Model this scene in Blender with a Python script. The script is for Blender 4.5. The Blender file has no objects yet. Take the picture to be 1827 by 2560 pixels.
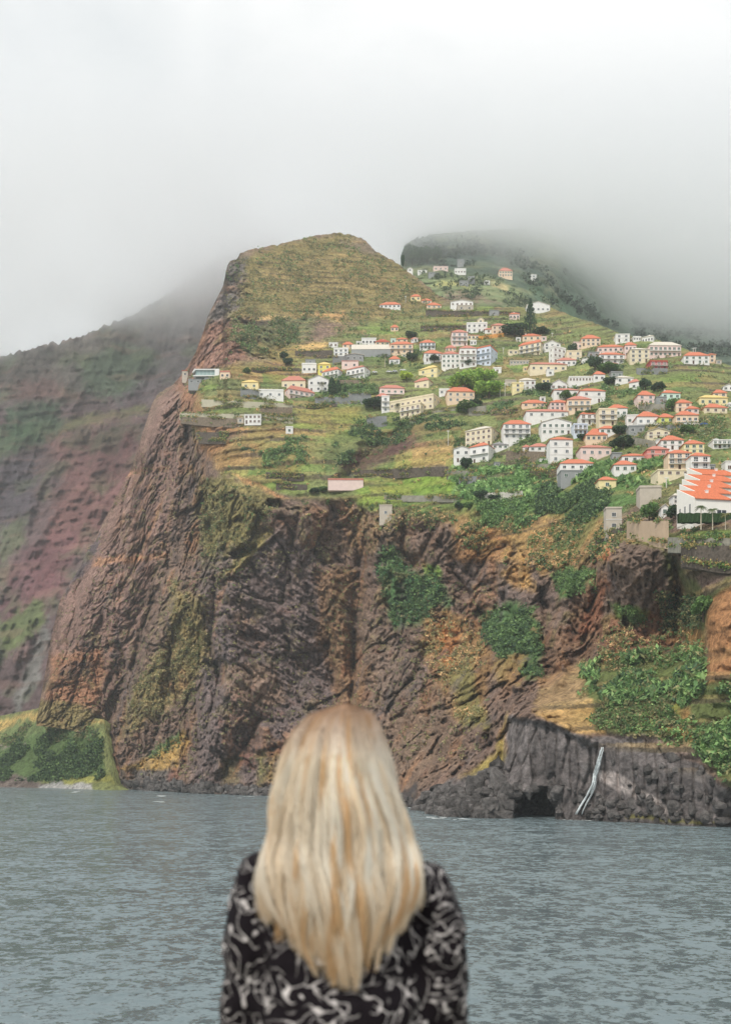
import bpy, bmesh, math, random
import numpy as np
from mathutils import Vector, Matrix

# ------------------------------------------------------------------ camera, world, sun
SC = bpy.context.scene
COL = SC.collection
F, CX, HZ, HC = 2600.0, 913.5, 1900.0, 20.0     # focal length and horizon of the photograph in its own pixels; eye height in metres
cd = bpy.data.cameras.new('camera'); cam = bpy.data.objects.new('camera', cd); COL.objects.link(cam)
cam.location = (0, 0, HC); cam.rotation_euler = (math.pi/2, 0, 0)
cd.sensor_fit = 'VERTICAL'; cd.sensor_height = 36; cd.lens = 36*F/2560.0
cd.shift_y = (HZ-1280)/2560.0; cd.clip_start = 0.05; cd.clip_end = 30000
cd.dof.use_dof = True; cd.dof.focus_distance = 500; cd.dof.aperture_fstop = 3.0
SC.camera = cam
SC.view_settings.view_transform = 'Standard'; SC.view_settings.look = 'None'
SC.view_settings.exposure = 0.80; SC.view_settings.gamma = 1.0
SC.render.engine = 'CYCLES'
SC.cycles.volume_bounces = 64; SC.cycles.max_bounces = 64; SC.cycles.diffuse_bounces = 3; SC.cycles.glossy_bounces = 3; SC.cycles.use_denoising = True
SC.cycles.volume_step_rate = 1.0; SC.cycles.volume_max_steps = 128

SUN_EL, SUN_AZ = math.radians(48), math.radians(-150)    # azimuth measured from +Y towards +X
W = bpy.data.worlds.new('World'); SC.world = W; W.use_nodes = True
nt = W.node_tree; N = nt.nodes; L = nt.links; N.clear()
def nd(t, nt_, **kw):
    n = nt_.nodes.new(t)
    for k, v in kw.items(): setattr(n, k, v)
    return n
out = nd('ShaderNodeOutputWorld', nt)
sky = nd('ShaderNodeTexSky', nt, sky_type='NISHITA', sun_disc=False, sun_elevation=SUN_EL, sun_rotation=SUN_AZ)
bg1 = nd('ShaderNodeBackground', nt); bg1.inputs['Strength'].default_value = 0.08
L.new(sky.outputs[0], bg1.inputs[0])
tc = nd('ShaderNodeTexCoord', nt)
mp = nd('ShaderNodeMapping', nt); mp.inputs['Scale'].default_value = (1.0, 1.0, 1.6); mp.inputs['Location'].default_value = (0.35, 0.1, 0.2)
L.new(tc.outputs['Generated'], mp.inputs[0])
nz = nd('ShaderNodeTexNoise', nt); nz.inputs['Scale'].default_value = 2.6; nz.inputs['Detail'].default_value = 6; nz.inputs['Roughness'].default_value = 0.48; nz.inputs['Distortion'].default_value = 0.6
L.new(mp.outputs[0], nz.inputs[0])
cr = nd('ShaderNodeValToRGB', nt)
e = cr.color_ramp.elements
e[0].position = 0.38; e[0].color = (0.56, 0.595, 0.61, 1)
e[1].position = 0.60; e[1].color = (0.86, 0.86, 0.85, 1)
L.new(nz.outputs[0], cr.inputs[0])
# the cloud deck is thicker and greyer low down, thinner overhead
sp = nd('ShaderNodeSeparateXYZ', nt); L.new(tc.outputs['Generated'], sp.inputs[0])
cr2 = nd('ShaderNodeValToRGB', nt); e = cr2.color_ramp.elements
e[0].position = 0.30; e[0].color = (0.88, 0.90, 0.905, 1); e[1].position = 0.60; e[1].color = (1.0, 1.0, 1.0, 1)
L.new(sp.outputs[2], cr2.inputs[0])
mx = nd('ShaderNodeMix', nt, data_type='RGBA', blend_type='MULTIPLY'); mx.inputs[0].default_value = 1
L.new(cr.outputs[0], mx.inputs[6]); L.new(cr2.outputs[0], mx.inputs[7])
bg2 = nd('ShaderNodeBackground', nt); bg2.inputs['Strength'].default_value = 0.75
L.new(mx.outputs[2], bg2.inputs[0])
ms = nd('ShaderNodeMixShader', nt); ms.inputs[0].default_value = 0.95
L.new(bg1.outputs[0], ms.inputs[1]); L.new(bg2.outputs[0], ms.inputs[2]); L.new(ms.outputs[0], out.inputs[0])

sd = bpy.data.lights.new('sun', 'SUN'); sd.energy = 1.5; sd.angle = math.radians(10); sd.color = (1.0, 0.94, 0.85)
so = bpy.data.objects.new('sun', sd); COL.objects.link(so)
sv = Vector((math.sin(SUN_AZ)*math.cos(SUN_EL), math.cos(SUN_AZ)*math.cos(SUN_EL), math.sin(SUN_EL)))
so.rotation_euler = sv.to_track_quat('Z', 'Y').to_euler()

# ------------------------------------------------------------------ helpers
def tag(o, label=None, cat=None, group=None, kind=None):
    if label: o['label'] = label
    if cat: o['category'] = cat
    if group: o['group'] = group
    if kind: o['kind'] = kind
    return o
def empty(name, loc=(0, 0, 0), rz=0.0):
    o = bpy.data.objects.new(name, None); COL.objects.link(o); o.location = loc; o.rotation_euler = (0, 0, rz); o.empty_display_size = 1
    return o
def lin(c):
    return tuple(((v/255)/12.92 if v/255 <= 0.04045 else ((v/255+0.055)/1.055)**2.4) for v in c)
def mesh_obj(name, V, Fc, mats, parent=None, smooth=False, mi=None):
    me = bpy.data.meshes.new(name)
    me.from_pydata([tuple(v) for v in V], [], [tuple(f) for f in Fc]); 
    for m in (mats if isinstance(mats, (list, tuple)) else [mats]): me.materials.append(m)
    if mi is not None: me.polygons.foreach_set('material_index', np.array(mi, dtype=np.int32))
    if smooth: me.polygons.foreach_set('use_smooth', np.ones(len(Fc), dtype=bool))
    me.update()
    o = bpy.data.objects.new(name, me); COL.objects.link(o)
    if parent: o.parent = parent
    return o
def np_mesh(name, V, Q, mat, smooth=True, cols=None, parent=None):
    """V (n,3), Q (m,k) index array."""
    V = np.ascontiguousarray(V, dtype=np.float32); Q = np.ascontiguousarray(Q, dtype=np.int32)
    me = bpy.data.meshes.new(name); m, k = Q.shape
    me.vertices.add(len(V)); me.vertices.foreach_set('co', V.ravel())
    me.loops.add(m*k); me.loops.foreach_set('vertex_index', Q.ravel())
    me.polygons.add(m); me.polygons.foreach_set('loop_start', np.arange(m, dtype=np.int32)*k)
    me.polygons.foreach_set('loop_total', np.full(m, k, dtype=np.int32))
    me.polygons.foreach_set('use_smooth', np.full(m, smooth, dtype=bool))
    me.update(calc_edges=True); me.validate()
    for nm, c in (cols or {}).items():
        a = me.color_attributes.new(nm, 'FLOAT_COLOR', 'POINT')
        c4 = np.ones((len(V), 4), dtype=np.float32); c4[:, :3] = c
        a.data.foreach_set('color', c4.ravel())
    me.materials.append(mat)
    o = bpy.data.objects.new(name, me); COL.objects.link(o)
    if parent: o.parent = parent
    return o

def gnoise(p, seed=0):
    """gradient noise, p (n,3) -> about -1..1"""
    p = np.asarray(p, dtype=np.float64); i = np.floor(p).astype(np.int64); f = p-i
    u = f*f*f*(f*(f*6-15)+10)
    res = np.zeros(len(p))
    for dx in (0, 1):
        wx = u[:, 0] if dx else 1-u[:, 0]
        for dy in (0, 1):
            wy = u[:, 1] if dy else 1-u[:, 1]
            for dz in (0, 1):
                wz = u[:, 2] if dz else 1-u[:, 2]
                h = ((i[:, 0]+dx)*73856093) ^ ((i[:, 1]+dy)*19349663) ^ ((i[:, 2]+dz)*83492791) ^ (seed*2654435761)
                h = (h ^ (h >> 13))*1274126177 & 0x7fffffff
                h = (h ^ (h >> 16))*2246822519 & 0x7fffffff
                gx = ((h & 1023)/511.5-1); gy = (((h >> 10) & 1023)/511.5-1); gz = (((h >> 20) & 1023)/511.5-1)
                res += wx*wy*wz*(gx*(f[:, 0]-dx)+gy*(f[:, 1]-dy)+gz*(f[:, 2]-dz))
    return res*1.5
def fbm(p, scale, oct=4, seed=0, gain=0.5, ridged=False, st=(1, 1, 1)):
    q = np.asarray(p)/(np.array(st)*scale); a = 1.0; s = 0; t = 0
    for k in range(oct):
        n = gnoise(q, seed+k*17)
        if ridged: n = 1-2*np.abs(n)*1.4
        s = s+a*n; t += a; a *= gain; q = q*2.03+11.7
    return s/t
def worley(p, seed=0):
    """cell noise: random value of the nearest cell, and distance to its border"""
    p = np.asarray(p, float); i = np.floor(p).astype(np.int64); f1 = np.full(len(p), 9.); f2 = np.full(len(p), 9.); rid = np.zeros(len(p))
    for dx in (-1, 0, 1):
        for dy in (-1, 0, 1):
            for dz in (-1, 0, 1):
                c = i+np.array([dx, dy, dz]); h = (c[:, 0]*73856093) ^ (c[:, 1]*19349663) ^ (c[:, 2]*83492791) ^ (seed*668265263)
                h = (h ^ (h >> 13))*1274126177 & 0x7fffffff; h = (h ^ (h >> 16))*2246822519 & 0x7fffffff
                q = c+np.stack([h & 1023, (h >> 10) & 1023, (h >> 20) & 1023], 1)/1023.0; d = np.sqrt(((p-q)**2).sum(1))
                n = d < f1; f2 = np.where(n, f1, np.minimum(f2, d)); rid = np.where(n, ((h >> 5) & 1023)/1023.0, rid); f1 = np.where(n, d, f1)
    return rid, f2-f1
def sstep(a, b, x):
    t = np.clip((x-a)/(b-a), 0, 1); return t*t*(3-2*t)
def poly_sd(px, py, poly):
    """signed distance in pixels, positive inside"""
    n = len(poly); d = np.full(px.shape, 1e9); ins = np.zeros(px.shape, dtype=bool)
    for k in range(n):
        x0, y0 = poly[k]; x1, y1 = poly[(k+1) % n]
        ex, ey = x1-x0, y1-y0
        t = np.clip(((px-x0)*ex+(py-y0)*ey)/(ex*ex+ey*ey+1e-9), 0, 1)
        d = np.minimum(d, np.hypot(px-x0-t*ex, py-y0-t*ey))
        c = ((y0 > py) != (y1 > py)) & (px < ex*(py-y0)/(ey if abs(ey) > 1e-9 else 1e-9)+x0)
        ins ^= c
    return np.where(ins, d, -d)
def W3(px, py, d):
    """world point seen at photograph pixel (px, py) at distance d"""
    px, py, d = np.broadcast_arrays(np.asarray(px, float), np.asarray(py, float), np.asarray(d, float))
    return np.stack([(px-CX)/F*d, d, HC+(HZ-py)/F*d], -1)

class Field:
    """smooth terrain distance through surveyed control points"""
    def __init__(s, pts):
        a = np.array(pts, float); s.x = a[:, :2]/100; s.m = a[:, 2].mean(); n = len(a)
        D = np.hypot(*(s.x[:, None]-s.x[None]).transpose(2, 0, 1))
        A = np.zeros((n+3, n+3)); A[:n, :n] = D-np.eye(n)*0.02; A[:n, n] = 1; A[:n, n+1:] = s.x; A[n, :n] = 1; A[n+1:, :n] = s.x.T
        s.w = np.linalg.solve(A, np.r_[a[:, 2], 0, 0, 0])
    def __call__(s, px, py):
        px = np.atleast_1d(np.asarray(px, float)).ravel()/100; py = np.atleast_1d(np.asarray(py, float)).ravel()/100
        r = np.full(px.shape, s.w[-3])+s.w[-2]*px+s.w[-1]*py
        for k in range(len(s.x)): r += s.w[k]*np.hypot(px-s.x[k, 0], py-s.x[k, 1])
        return r

def bp(nt_, **kw):
    b = nd('ShaderNodeBsdfPrincipled', nt_)
    for k, v in kw.items(): b.inputs[k].default_value = v
    return b
MATC = {}
def simple(name, col, rough=0.8, spec=0.3, noise=0.12, scale=0.8, bump=0.0, srgb=True, metallic=0.0):
    """procedural paint / stone: base colour broken up by two noises"""
    if name in MATC: return MATC[name]
    m = bpy.data.materials.new(name); m.use_nodes = True; t = m.node_tree; t.nodes.clear()
    c = lin(col) if srgb else col
    o = nd('ShaderNodeOutputMaterial', t); b = bp(t, Roughness=rough, Metallic=metallic); b.inputs['Specular IOR Level'].default_value = spec
    g = nd('ShaderNodeNewGeometry', t)
    n = nd('ShaderNodeTexNoise', t); n.inputs['Scale'].default_value = scale; n.inputs['Detail'].default_value = 5; n.inputs['Roughness'].default_value = 0.65
    t.links.new(g.outputs['Position'], n.inputs['Vector'])
    r = nd('ShaderNodeMapRange', t); r.inputs[1].default_value = 0.25; r.inputs[2].default_value = 0.75
    r.inputs[3].default_value = 1-noise; r.inputs[4].default_value = 1+noise*0.6
    t.links.new(n.outputs[0], r.inputs[0])
    x = nd('ShaderNodeMix', t, data_type='RGBA', blend_type='MULTIPLY'); x.inputs[0].default_value = 1; x.inputs[6].default_value = (*c, 1)
    t.links.new(r.outputs[0], x.inputs[7]); t.links.new(x.outputs[2], b.inputs['Base Color'])
    if bump:
        bu = nd('ShaderNodeBump', t); bu.inputs['Strength'].default_value = 0.6; bu.inputs['Distance'].default_value = bump
        t.links.new(n.outputs[0], bu.inputs['Height']); t.links.new(bu.outputs[0], b.inputs['Normal'])
    t.links.new(b.outputs[0], o.inputs[0]); MATC[name] = m; return m
# ------------------------------------------------------------------ terrain
ALB = 1.28    # photograph colour -> ground albedo
SAT = 1.08
def terrain_mat(name, s1=0.35, s2=0.07, bump=1.6, contrast=0.5):
    m = bpy.data.materials.new(name); m.use_nodes = True; t = m.node_tree; t.nodes.clear()
    o = nd('ShaderNodeOutputMaterial', t); b = bp(t, Roughness=0.95); b.inputs['Specular IOR Level'].default_value = 0.12
    a = nd('ShaderNodeAttribute', t, attribute_name='soil')
    g = nd('ShaderNodeNewGeometry', t)
    n1 = nd('ShaderNodeTexNoise', t); n1.inputs['Scale'].default_value = s1; n1.inputs['Detail'].default_value = 7; n1.inputs['Roughness'].default_value = 0.72; n1.inputs['Distortion'].default_value = 0.4
    n2 = nd('ShaderNodeTexNoise', t); n2.inputs['Scale'].default_value = s2; n2.inputs['Detail'].default_value = 4; n2.inputs['Roughness'].default_value = 0.6
    for n in (n1, n2): t.links.new(g.outputs['Position'], n.inputs['Vector'])
    r1 = nd('ShaderNodeMapRange', t); r1.inputs[1].default_value = 0.28; r1.inputs[2].default_value = 0.72; r1.inputs[3].default_value = 1-contrast; r1.inputs[4].default_value = 1+contrast
    t.links.new(n1.outputs[0], r1.inputs[0])
    x = nd('ShaderNodeMix', t, data_type='RGBA', blend_type='MULTIPLY'); x.inputs[0].default_value = 1
    t.links.new(a.outputs['Color'], x.inputs[6]); t.links.new(r1.outputs[0], x.inputs[7])
    h = nd('ShaderNodeHueSaturation', t); h.inputs['Saturation'].default_value = 1.0
    r2 = nd('ShaderNodeMapRange', t); r2.inputs[1].default_value = 0.3; r2.inputs[2].default_value = 0.7; r2.inputs[3].default_value = 0.8; r2.inputs[4].default_value = 1.25
    t.links.new(n2.outputs[0], r2.inputs[0]); t.links.new(r2.outputs[0], h.inputs['Value']); t.links.new(x.outputs[2], h.inputs['Color'])
    t.links.new(h.outputs[0], b.inputs['Base Color'])
    bu = nd('ShaderNodeBump', t); bu.inputs['Strength'].default_value = 0.9; bu.inputs['Distance'].default_value = bump
    t.links.new(n1.outputs[0], bu.inputs['Height']); t.links.new(bu.outputs[0], b.inputs['Normal'])
    t.links.new(b.outputs[0], o.inputs[0]); return m

def paint(px, py, base, regs, P, warp=16):
    """soil / rock / plant colours of the ground, regions with ragged noisy edges"""
    c = np.tile(np.array(lin(base)), (len(px), 1))
    wx = px+warp*fbm(P, 35, 3, 5)+0.5*warp*fbm(P, 9, 2, 15); wy = py+warp*fbm(P, 35, 3, 6)+0.5*warp*fbm(P, 9, 2, 16)
    edge = fbm(P, 7, 3, 8)
    for r in regs:
        poly, col = r[0], np.array(lin(r[1])); st = r[2] if len(r) > 2 else 1.0; fe = r[3] if len(r) > 3 else 12
        xs = [q[0] for q in poly]; ys = [q[1] for q in poly]
        k = np.where((wx > min(xs)-fe) & (wx < max(xs)+fe) & (wy > min(ys)-fe) & (wy < max(ys)+fe))[0]
        if not len(k): continue
        sdv = poly_sd(wx[k], wy[k], poly)
        a = st*sstep(-fe, fe, sdv+edge[k]*fe*1.3)
        c[k] = c[k]*(1-a[:, None])+col*a[:, None]
    return c

def sheet(name, xs, top, bottom, rows, dfun, base, regs, mat, vpow=1.0, back=60, alb=ALB, tint=None, top_noise=0):
    """land sheet: columns at xs, from the skyline down to the foot, with the far side falling away behind the skyline"""
    nc = len(xs); v = np.linspace(0, 1, rows)**vpow
    tp = np.interp(xs, [q[0] for q in top], [q[1] for q in top])
    bt = np.interp(xs, [q[0] for q in bottom], [q[1] for q in bottom])
    if top_noise: tp = tp+top_noise*fbm(np.stack([xs/1.0, xs*0, xs*0], 1), 14, 4, 77, gain=0.6)
    PX = np.repeat(xs[None], rows, 0); PY = tp[None]+v[:, None]*(bt-tp)[None]
    px, py = PX.ravel(), PY.ravel()
    d = dfun(px, py); P = W3(px, py, d)
    col = paint(px, py, base, regs, P)
    if tint: col = tint(px, py, P, col)
    g_ = col@np.array([.3,.55,.15]); col = g_[:, None]+(col-g_[:, None])*SAT
    nb = 7; Pt = P.reshape(rows, nc, 3)
    B = []
    for k in range(nb, 0, -1):
        q = Pt[0].copy(); q[:, 1] += back*k; q[:, 0] *= 1; q[:, 2] = q[:, 2]-(q[:, 2]+3)*(k/nb)**1.3; B.append(q)
    V = np.concatenate([np.array(B).reshape(-1, 3), P]); C = np.concatenate([np.tile(col[:nc], (nb, 1)), col])*alb
    R = rows+nb; idx = np.arange(R*nc).reshape(R, nc)
    Q = np.stack([idx[:-1, :-1], idx[1:, :-1], idx[1:, 1:], idx[:-1, 1:]], -1).reshape(-1, 4)
    V[:, 2] = np.maximum(V[:, 2], -3)
    o = np_mesh(name, V, Q, mat, True, {'soil': np.clip(C, 0, 0.9)})
    tag(o, kind='structure'); return o, (PX, PY, P, col)

# ---- main headland: cliffs, gullies, village slope and the hill above
CP = [(100,1815,760),(300,1960,720),(440,1980,650),(680,1990,578),(850,2003,505),(1000,2012,464),(1100,2040,371),(1290,2045,359),(1440,2050,347),(1600,2055,335),(1827,2065,315),(2050,2075,297),
(95,1790,790),(150,1500,830),(250,1330,850),(330,1180,870),(440,960,880),(400,1100,790),(480,1000,745),(350,1500,740),(200,1600,790),(250,1800,750),(520,1200,690),(520,1500,645),(480,1800,640),(450,1950,640),(390,1300,760),(440,1400,715),
(500,960,745),(600,1000,720),(700,1050,700),(480,1080,725),(600,1150,680),(760,1150,665),(560,1200,672),(700,1240,650),(900,1250,632),
(600,1400,655),(700,1500,652),(850,1400,655),(850,1700,625),(700,1800,605),(900,1950,530),(600,1700,620),(780,1600,650),
(1000,1300,600),(1000,1600,580),(1050,1450,590),(1100,1700,520),(1100,1900,455),(1150,1400,562),(1200,1250,560),(1200,1600,520),(1250,1800,410),(1300,1500,500),(1180,1750,480),
(1000,1200,645),(1150,1230,592),(1300,1250,545),(1400,1200,545),(1500,1250,480),(1560,1310,430),(1400,1350,500),
(1600,1350,385),(1600,1480,378),(1530,1400,388),(1480,1400,440),(1450,1600,440),(1350,1650,440),(1500,1620,385),(1600,1650,370),(1700,1500,372),(1700,1580,370),(1780,1550,330),(1800,1700,318),(1700,1750,342),(1550,1760,350),(1400,1760,368),(1330,1800,368),(1350,1950,358),(1500,1850,348),(1700,1900,327),(1827,1950,308),(1180,1950,385),(1050,1980,430),
(1750,1330,352),(1827,1300,352),(1700,1290,385),(1750,1400,340),(1827,1420,335),(1650,1180,480),(1827,1200,440),(2050,1300,340),(2050,1700,300),
(1500,1100,590),(1350,1100,612),(1800,1050,570),(1700,980,620),(1500,980,660),(1300,1000,672),(1100,1050,672),(1700,900,695),(1500,900,722),(1300,900,762),(1100,920,772),(1100,1100,652),(1250,1150,610),
(900,900,792),(900,1000,732),(750,930,782),(1100,830,825),(1300,800,852),(1500,830,795),(1200,760,885),(1350,770,885),(1700,865,745),(1827,915,692),(2050,960,640),
(560,730,880),(600,640,930),(700,620,955),(850,590,1000),(980,660,980),(1090,740,940),(700,800,860),(900,750,905),(900,680,945),(560,850,800),(700,880,818),(520,800,850),(650,720,900)]
F_B = Field(CP)
CAVES = [([(1264,2052),(1278,2005),(1300,1980),(1322,1992),(1345,1968),(1378,1972),(1390,2010),(1386,2052)], 30),
 ([(655,1262),(670,1246),(700,1250),(712,1264),(700,1274),(672,1270)], 14), ([(628,1284),(650,1270),(658,1280),(640,1290)], 7),
 ([(570,1305),(590,1288),(612,1296),(600,1308)], 8), ([(575,1385),(600,1362),(640,1362),(648,1378),(615,1395),(585,1398)], 13), ([(530,1412),(560,1388),(580,1395),(550,1410)], 9),
 ([(655,1330),(670,1318),(680,1328),(668,1340)], 6), ([(1355,1510),(1370,1505),(1382,1525),(1365,1530)], 8), ([(1175,1530),(1200,1515),(1222,1535),(1195,1550)], 6),
 ([(585,1815),(650,1800),(655,1850),(610,1890),(585,1860)], 6), ([(870,1750),(880,1450),(893,1450),(890,1760)], 6)]
ROCKP = [(95,1800),(440,960),(470,1000),(520,1200),(700,1262),(900,1262),(1150,1320),(1400,1400),(1520,1345),(1680,1370),(1720,1500),(1700,1640),(1450,1650),(1330,1760),(1480,1850),(1827,1960),(1827,2100),(95,2100)]
ROCK2 = [(440,965),(500,850),(565,650),(606,645),(622,710),(650,790),(690,850),(690,900),(600,908),(500,935)]
SLOPEP = [(500,930),(620,900),(760,880),(900,800),(1100,760),(1300,740),(1560,810),(2100,900),(2100,1250),(1300,1230),(900,1262),(700,1235),(560,1190),(480,1080)]
BASALT = [(1270,1800),(1340,1800),(1480,1860),(1600,1850),(1700,1880),(1827,1975),(2100,1990),(2100,2100),(1040,2060),(1120,1960),(1250,1880)]
KNOLL = [(1515,1350),(1560,1335),(1690,1370),(1680,1470),(1640,1530),(1490,1545),(1530,1440)]
low_ = lambda P: 0.35+0.65*sstep(0, 30, P[:, 2])
# gullies (+) and buttresses (-) that shape the faces: line, half width in pixels of the survey, metres in or out
CREASE = [([(865,1185),(900,1150),(945,1115),(1000,1070)],20,15),([(820,1200),(850,1160),(900,1100)],12,-6),([(455,1010),(480,1150),(520,1300),(535,1450),(520,1600),(560,1700)],13,17),([(700,1290),(760,1420),(790,1560),(830,1700),(860,1780)],11,12),([(890,1330),(895,1500),(885,1700),(880,1800)],13,12),
 ([(430,1100),(400,1250),(330,1400),(300,1500)],10,8),([(250,1830),(330,1650),(380,1500)],12,11),([(1010,1290),(1000,1380),(1035,1420)],10,13),([(1130,1420),(1200,1530),(1230,1560)],10,12),([(1350,1480),(1365,1560),(1360,1680)],13,17),
 ([(650,1800),(600,1880),(560,1950)],15,14),([(1480,1400),(1500,1480),(1460,1600)],11,12),([(1690,1400),(1700,1500),(1690,1600)],18,12),([(960,1500),(1040,1650),(1080,1800),(1100,1900)],13,10),([(430,1600),(400,1800),(380,1900)],12,11),
 ([(200,1450),(170,1600),(150,1750)],8,8),([(330,1200),(260,1500),(230,1700)],9,9),([(400,1020),(440,1200),(450,1400),(430,1550)],20,-10),([(940,1330),(980,1500),(1060,1700)],24,-10),([(820,1400),(850,1600),(860,1700)],20,-9),
 ([(500,1500),(600,1650),(700,1900)],30,-9),([(1420,1450),(1400,1600),(1400,1700)],18,-8),([(565,1445),(640,1370),(690,1325)],5,-6),([(1080,1340),(1150,1420),(1250,1490),(1300,1560)],12,10),([(620,1400),(700,1560),(760,1700)],10,8),([(1260,1830),(1250,1960)],10,8),([(1180,1500),(1170,1700),(1200,1850)],14,-7),
 ([(740,1260),(720,1400),(730,1500)],9,8),([(830,1270),(850,1350)],9,8),([(590,640),(560,720),(530,800),(500,880)],10,-6),([(600,660),(585,740),(560,800)],9,7),([(480,930),(550,860),(600,820)],10,7),([(760,800),(730,850),(700,890)],10,6)]
def dB(px, py, detail=True):
    px = np.asarray(px, float).ravel(); py = np.asarray(py, float).ravel()
    d = F_B(px, py); P = W3(px, py, d)
    rock = np.maximum(sstep(-25, 25, poly_sd(px, py, ROCKP)), .85*sstep(-14, 14, poly_sd(px, py, ROCK2))); slope = sstep(-20, 20, poly_sd(px, py, SLOPEP))*(1-rock)
    bas = sstep(-12, 12, poly_sd(px, py, BASALT)); kn = sstep(-12, 12, poly_sd(px, py, KNOLL))
    hill = (1-rock)*(1-slope)
    low = (0.35+0.65*sstep(0, 30, P[:, 2]))
    # broad buttresses and gullies
    wpx = px+24*fbm(P, 45, 3, 211)+5*fbm(P, 9, 2, 212); wpy = py+12*fbm(P, 30, 3, 213)
    for line, w_, a_ in CREASE:
        xs_ = [q[0] for q in line]; ys_ = [q[1] for q in line]; k = np.where((wpx > min(xs_)-3*w_) & (wpx < max(xs_)+3*w_) & (wpy > min(ys_)-3*w_) & (wpy < max(ys_)+3*w_))[0]
        if not len(k): continue
        dist = np.full(len(k), 1e9)
        for (x0, y0), (x1, y1) in zip(line[:-1], line[1:]):
            ex, ey = x1-x0, y1-y0; t_ = np.clip(((wpx[k]-x0)*ex+(wpy[k]-y0)*ey)/(ex*ex+ey*ey), 0, 1); dist = np.minimum(dist, np.hypot(wpx[k]-x0-t_*ex, wpy[k]-y0-t_*ey))
        d[k] += a_*(np.exp(-dist/w_) if a_ > 0 else np.exp(-(dist/w_)**2))*low_(P[k])
    big = fbm(P, 70, 3, 1, st=(1, 1, 2.2)); d = d+low*(rock*30+hill*10+slope*4)*big
    # ribs running down the faces
    s = px*0.85-py*0.15
    PW = P+np.stack([fbm(P, 38, 3, 201), fbm(P, 38, 3, 202), fbm(P, 38, 3, 203)], 1)*np.array([16, 8, 22])
    PW = PW*np.array([1, .3, 1]); PD = P*np.array([1, .35, 1])
    rib = fbm(PW, 34, 6, 2, ridged=True, st=(1, 1, 1.6), gain=.5); d = d-rock*(1-bas)*7.0*low*rib
    d = d-rock*(1-bas)*3.0*low*np.abs(fbm(PW, 9, 4, 23, gain=.6))*2.2
    # dipping lava beds in the middle of the cliff
    mid = rock*sstep(480, 560, px)*(1-sstep(820, 1000, px))*sstep(1280, 1420, py)*(1-bas)
    u = P[:, 0]*0.55+P[:, 2]*0.83; vv = P[:, 0]*0.83-P[:, 2]*0.55
    strat = fbm(np.stack([vv, P[:, 1]*0, u], 1), 9, 4, 3, ridged=True, st=(9, 9, 1)); d = d-mid*2.0*strat
    if detail:
        JW = PW; blk = rock*(1-bas)*(1-kn)*(1-mid*.75)*low
        r1, e1 = worley(JW/np.array([27, 27, 34.]), 6); d = d+rock*(1-bas)*(1-kn)*low*(9*(r1-.5)+4.0*(1-sstep(0, .12, e1)))
        r1, e1 = worley(JW/np.array([11, 11, 11.]), 1); d = d+blk*(5.0*(r1-.5)+3.0*(1-sstep(0, .16, e1)))
        r1, e1 = worley(JW/np.array([4.8, 4.8, 4.8]), 2); d = d+blk*(2.0*(r1-.5)+1.5*(1-sstep(0, .18, e1)))
        SW = np.stack([vv/15, P[:, 1]/9, u/3.2], 1); r1, e1 = worley(SW, 3); d = d+mid*low*(4.2*(r1-.5)+2.0*(1-sstep(0, .2, e1)))
        r1, e1 = worley(SW*2.3, 4); d = d+mid*low*(1.8*(r1-.5)+1.0*(1-sstep(0, .2, e1)))
    lf = rock*(1-sstep(430, 520, px)); hs = fbm(P, 8, 3, 4, ridged=True, st=(7, 7, 1)); d = d-lf*2.2*hs
    rr = rock*sstep(900, 1050, px)*(1-bas)*(1-kn); d = d-rr*2.0*fbm(PW, 13, 4, 9, ridged=True, st=(1, 1, 2.0))
    # columnar basalt
    colm, ce = worley(PD/np.array([3.2, 3.2, 26]), 7); k2, ke = worley(PD/np.array([3.6, 3.6, 20]), 8); d = d+bas*(2.6*(colm-.5)+1.6*(1-sstep(0, .2, ce)))+kn*(3.4*(k2-.5)+1.8*(1-sstep(0, .2, ke)))
    d = d-bas*1.8*fbm(P, 16, 2, 13, ridged=True, st=(1, 1, 2))
    if detail:
        d = d-(rock*2.4*(1-.7*bas)*(1-.5*kn)+hill*1.8+slope*0.5)*fbm(PD, 5, 4, 21, gain=0.62)*1.8
        d = d-rock*(1-bas)*1.8*fbm(PD, 2.6, 2, 22, ridged=True)
    # terraces on the farmed slopes
    hgt = 9+2.5*np.floor(2*gnoise(P/90, 33)); zt = P[:, 2]+7*fbm(P, 70, 3, 31); t = zt/hgt-np.floor(zt/hgt)
    saw = np.where(t < 0.3, -t, -0.3+(t-0.3)*0.3/0.7); d = d+(slope*2.8+hill*2.0*sstep(620, 800, px))*(saw/0.3)*1.0
    for poly, dep in CAVES: 
        k = np.where((np.abs(px-poly[0][0]) < 220) & (np.abs(py-poly[0][1]) < 320))[0]
        if len(k): d[k] += dep*sstep(-3, 7, poly_sd(px[k]+8*fbm(P[k], 8, 3, 41), py[k]+8*fbm(P[k], 8, 3, 42), poly))
    return d

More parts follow.
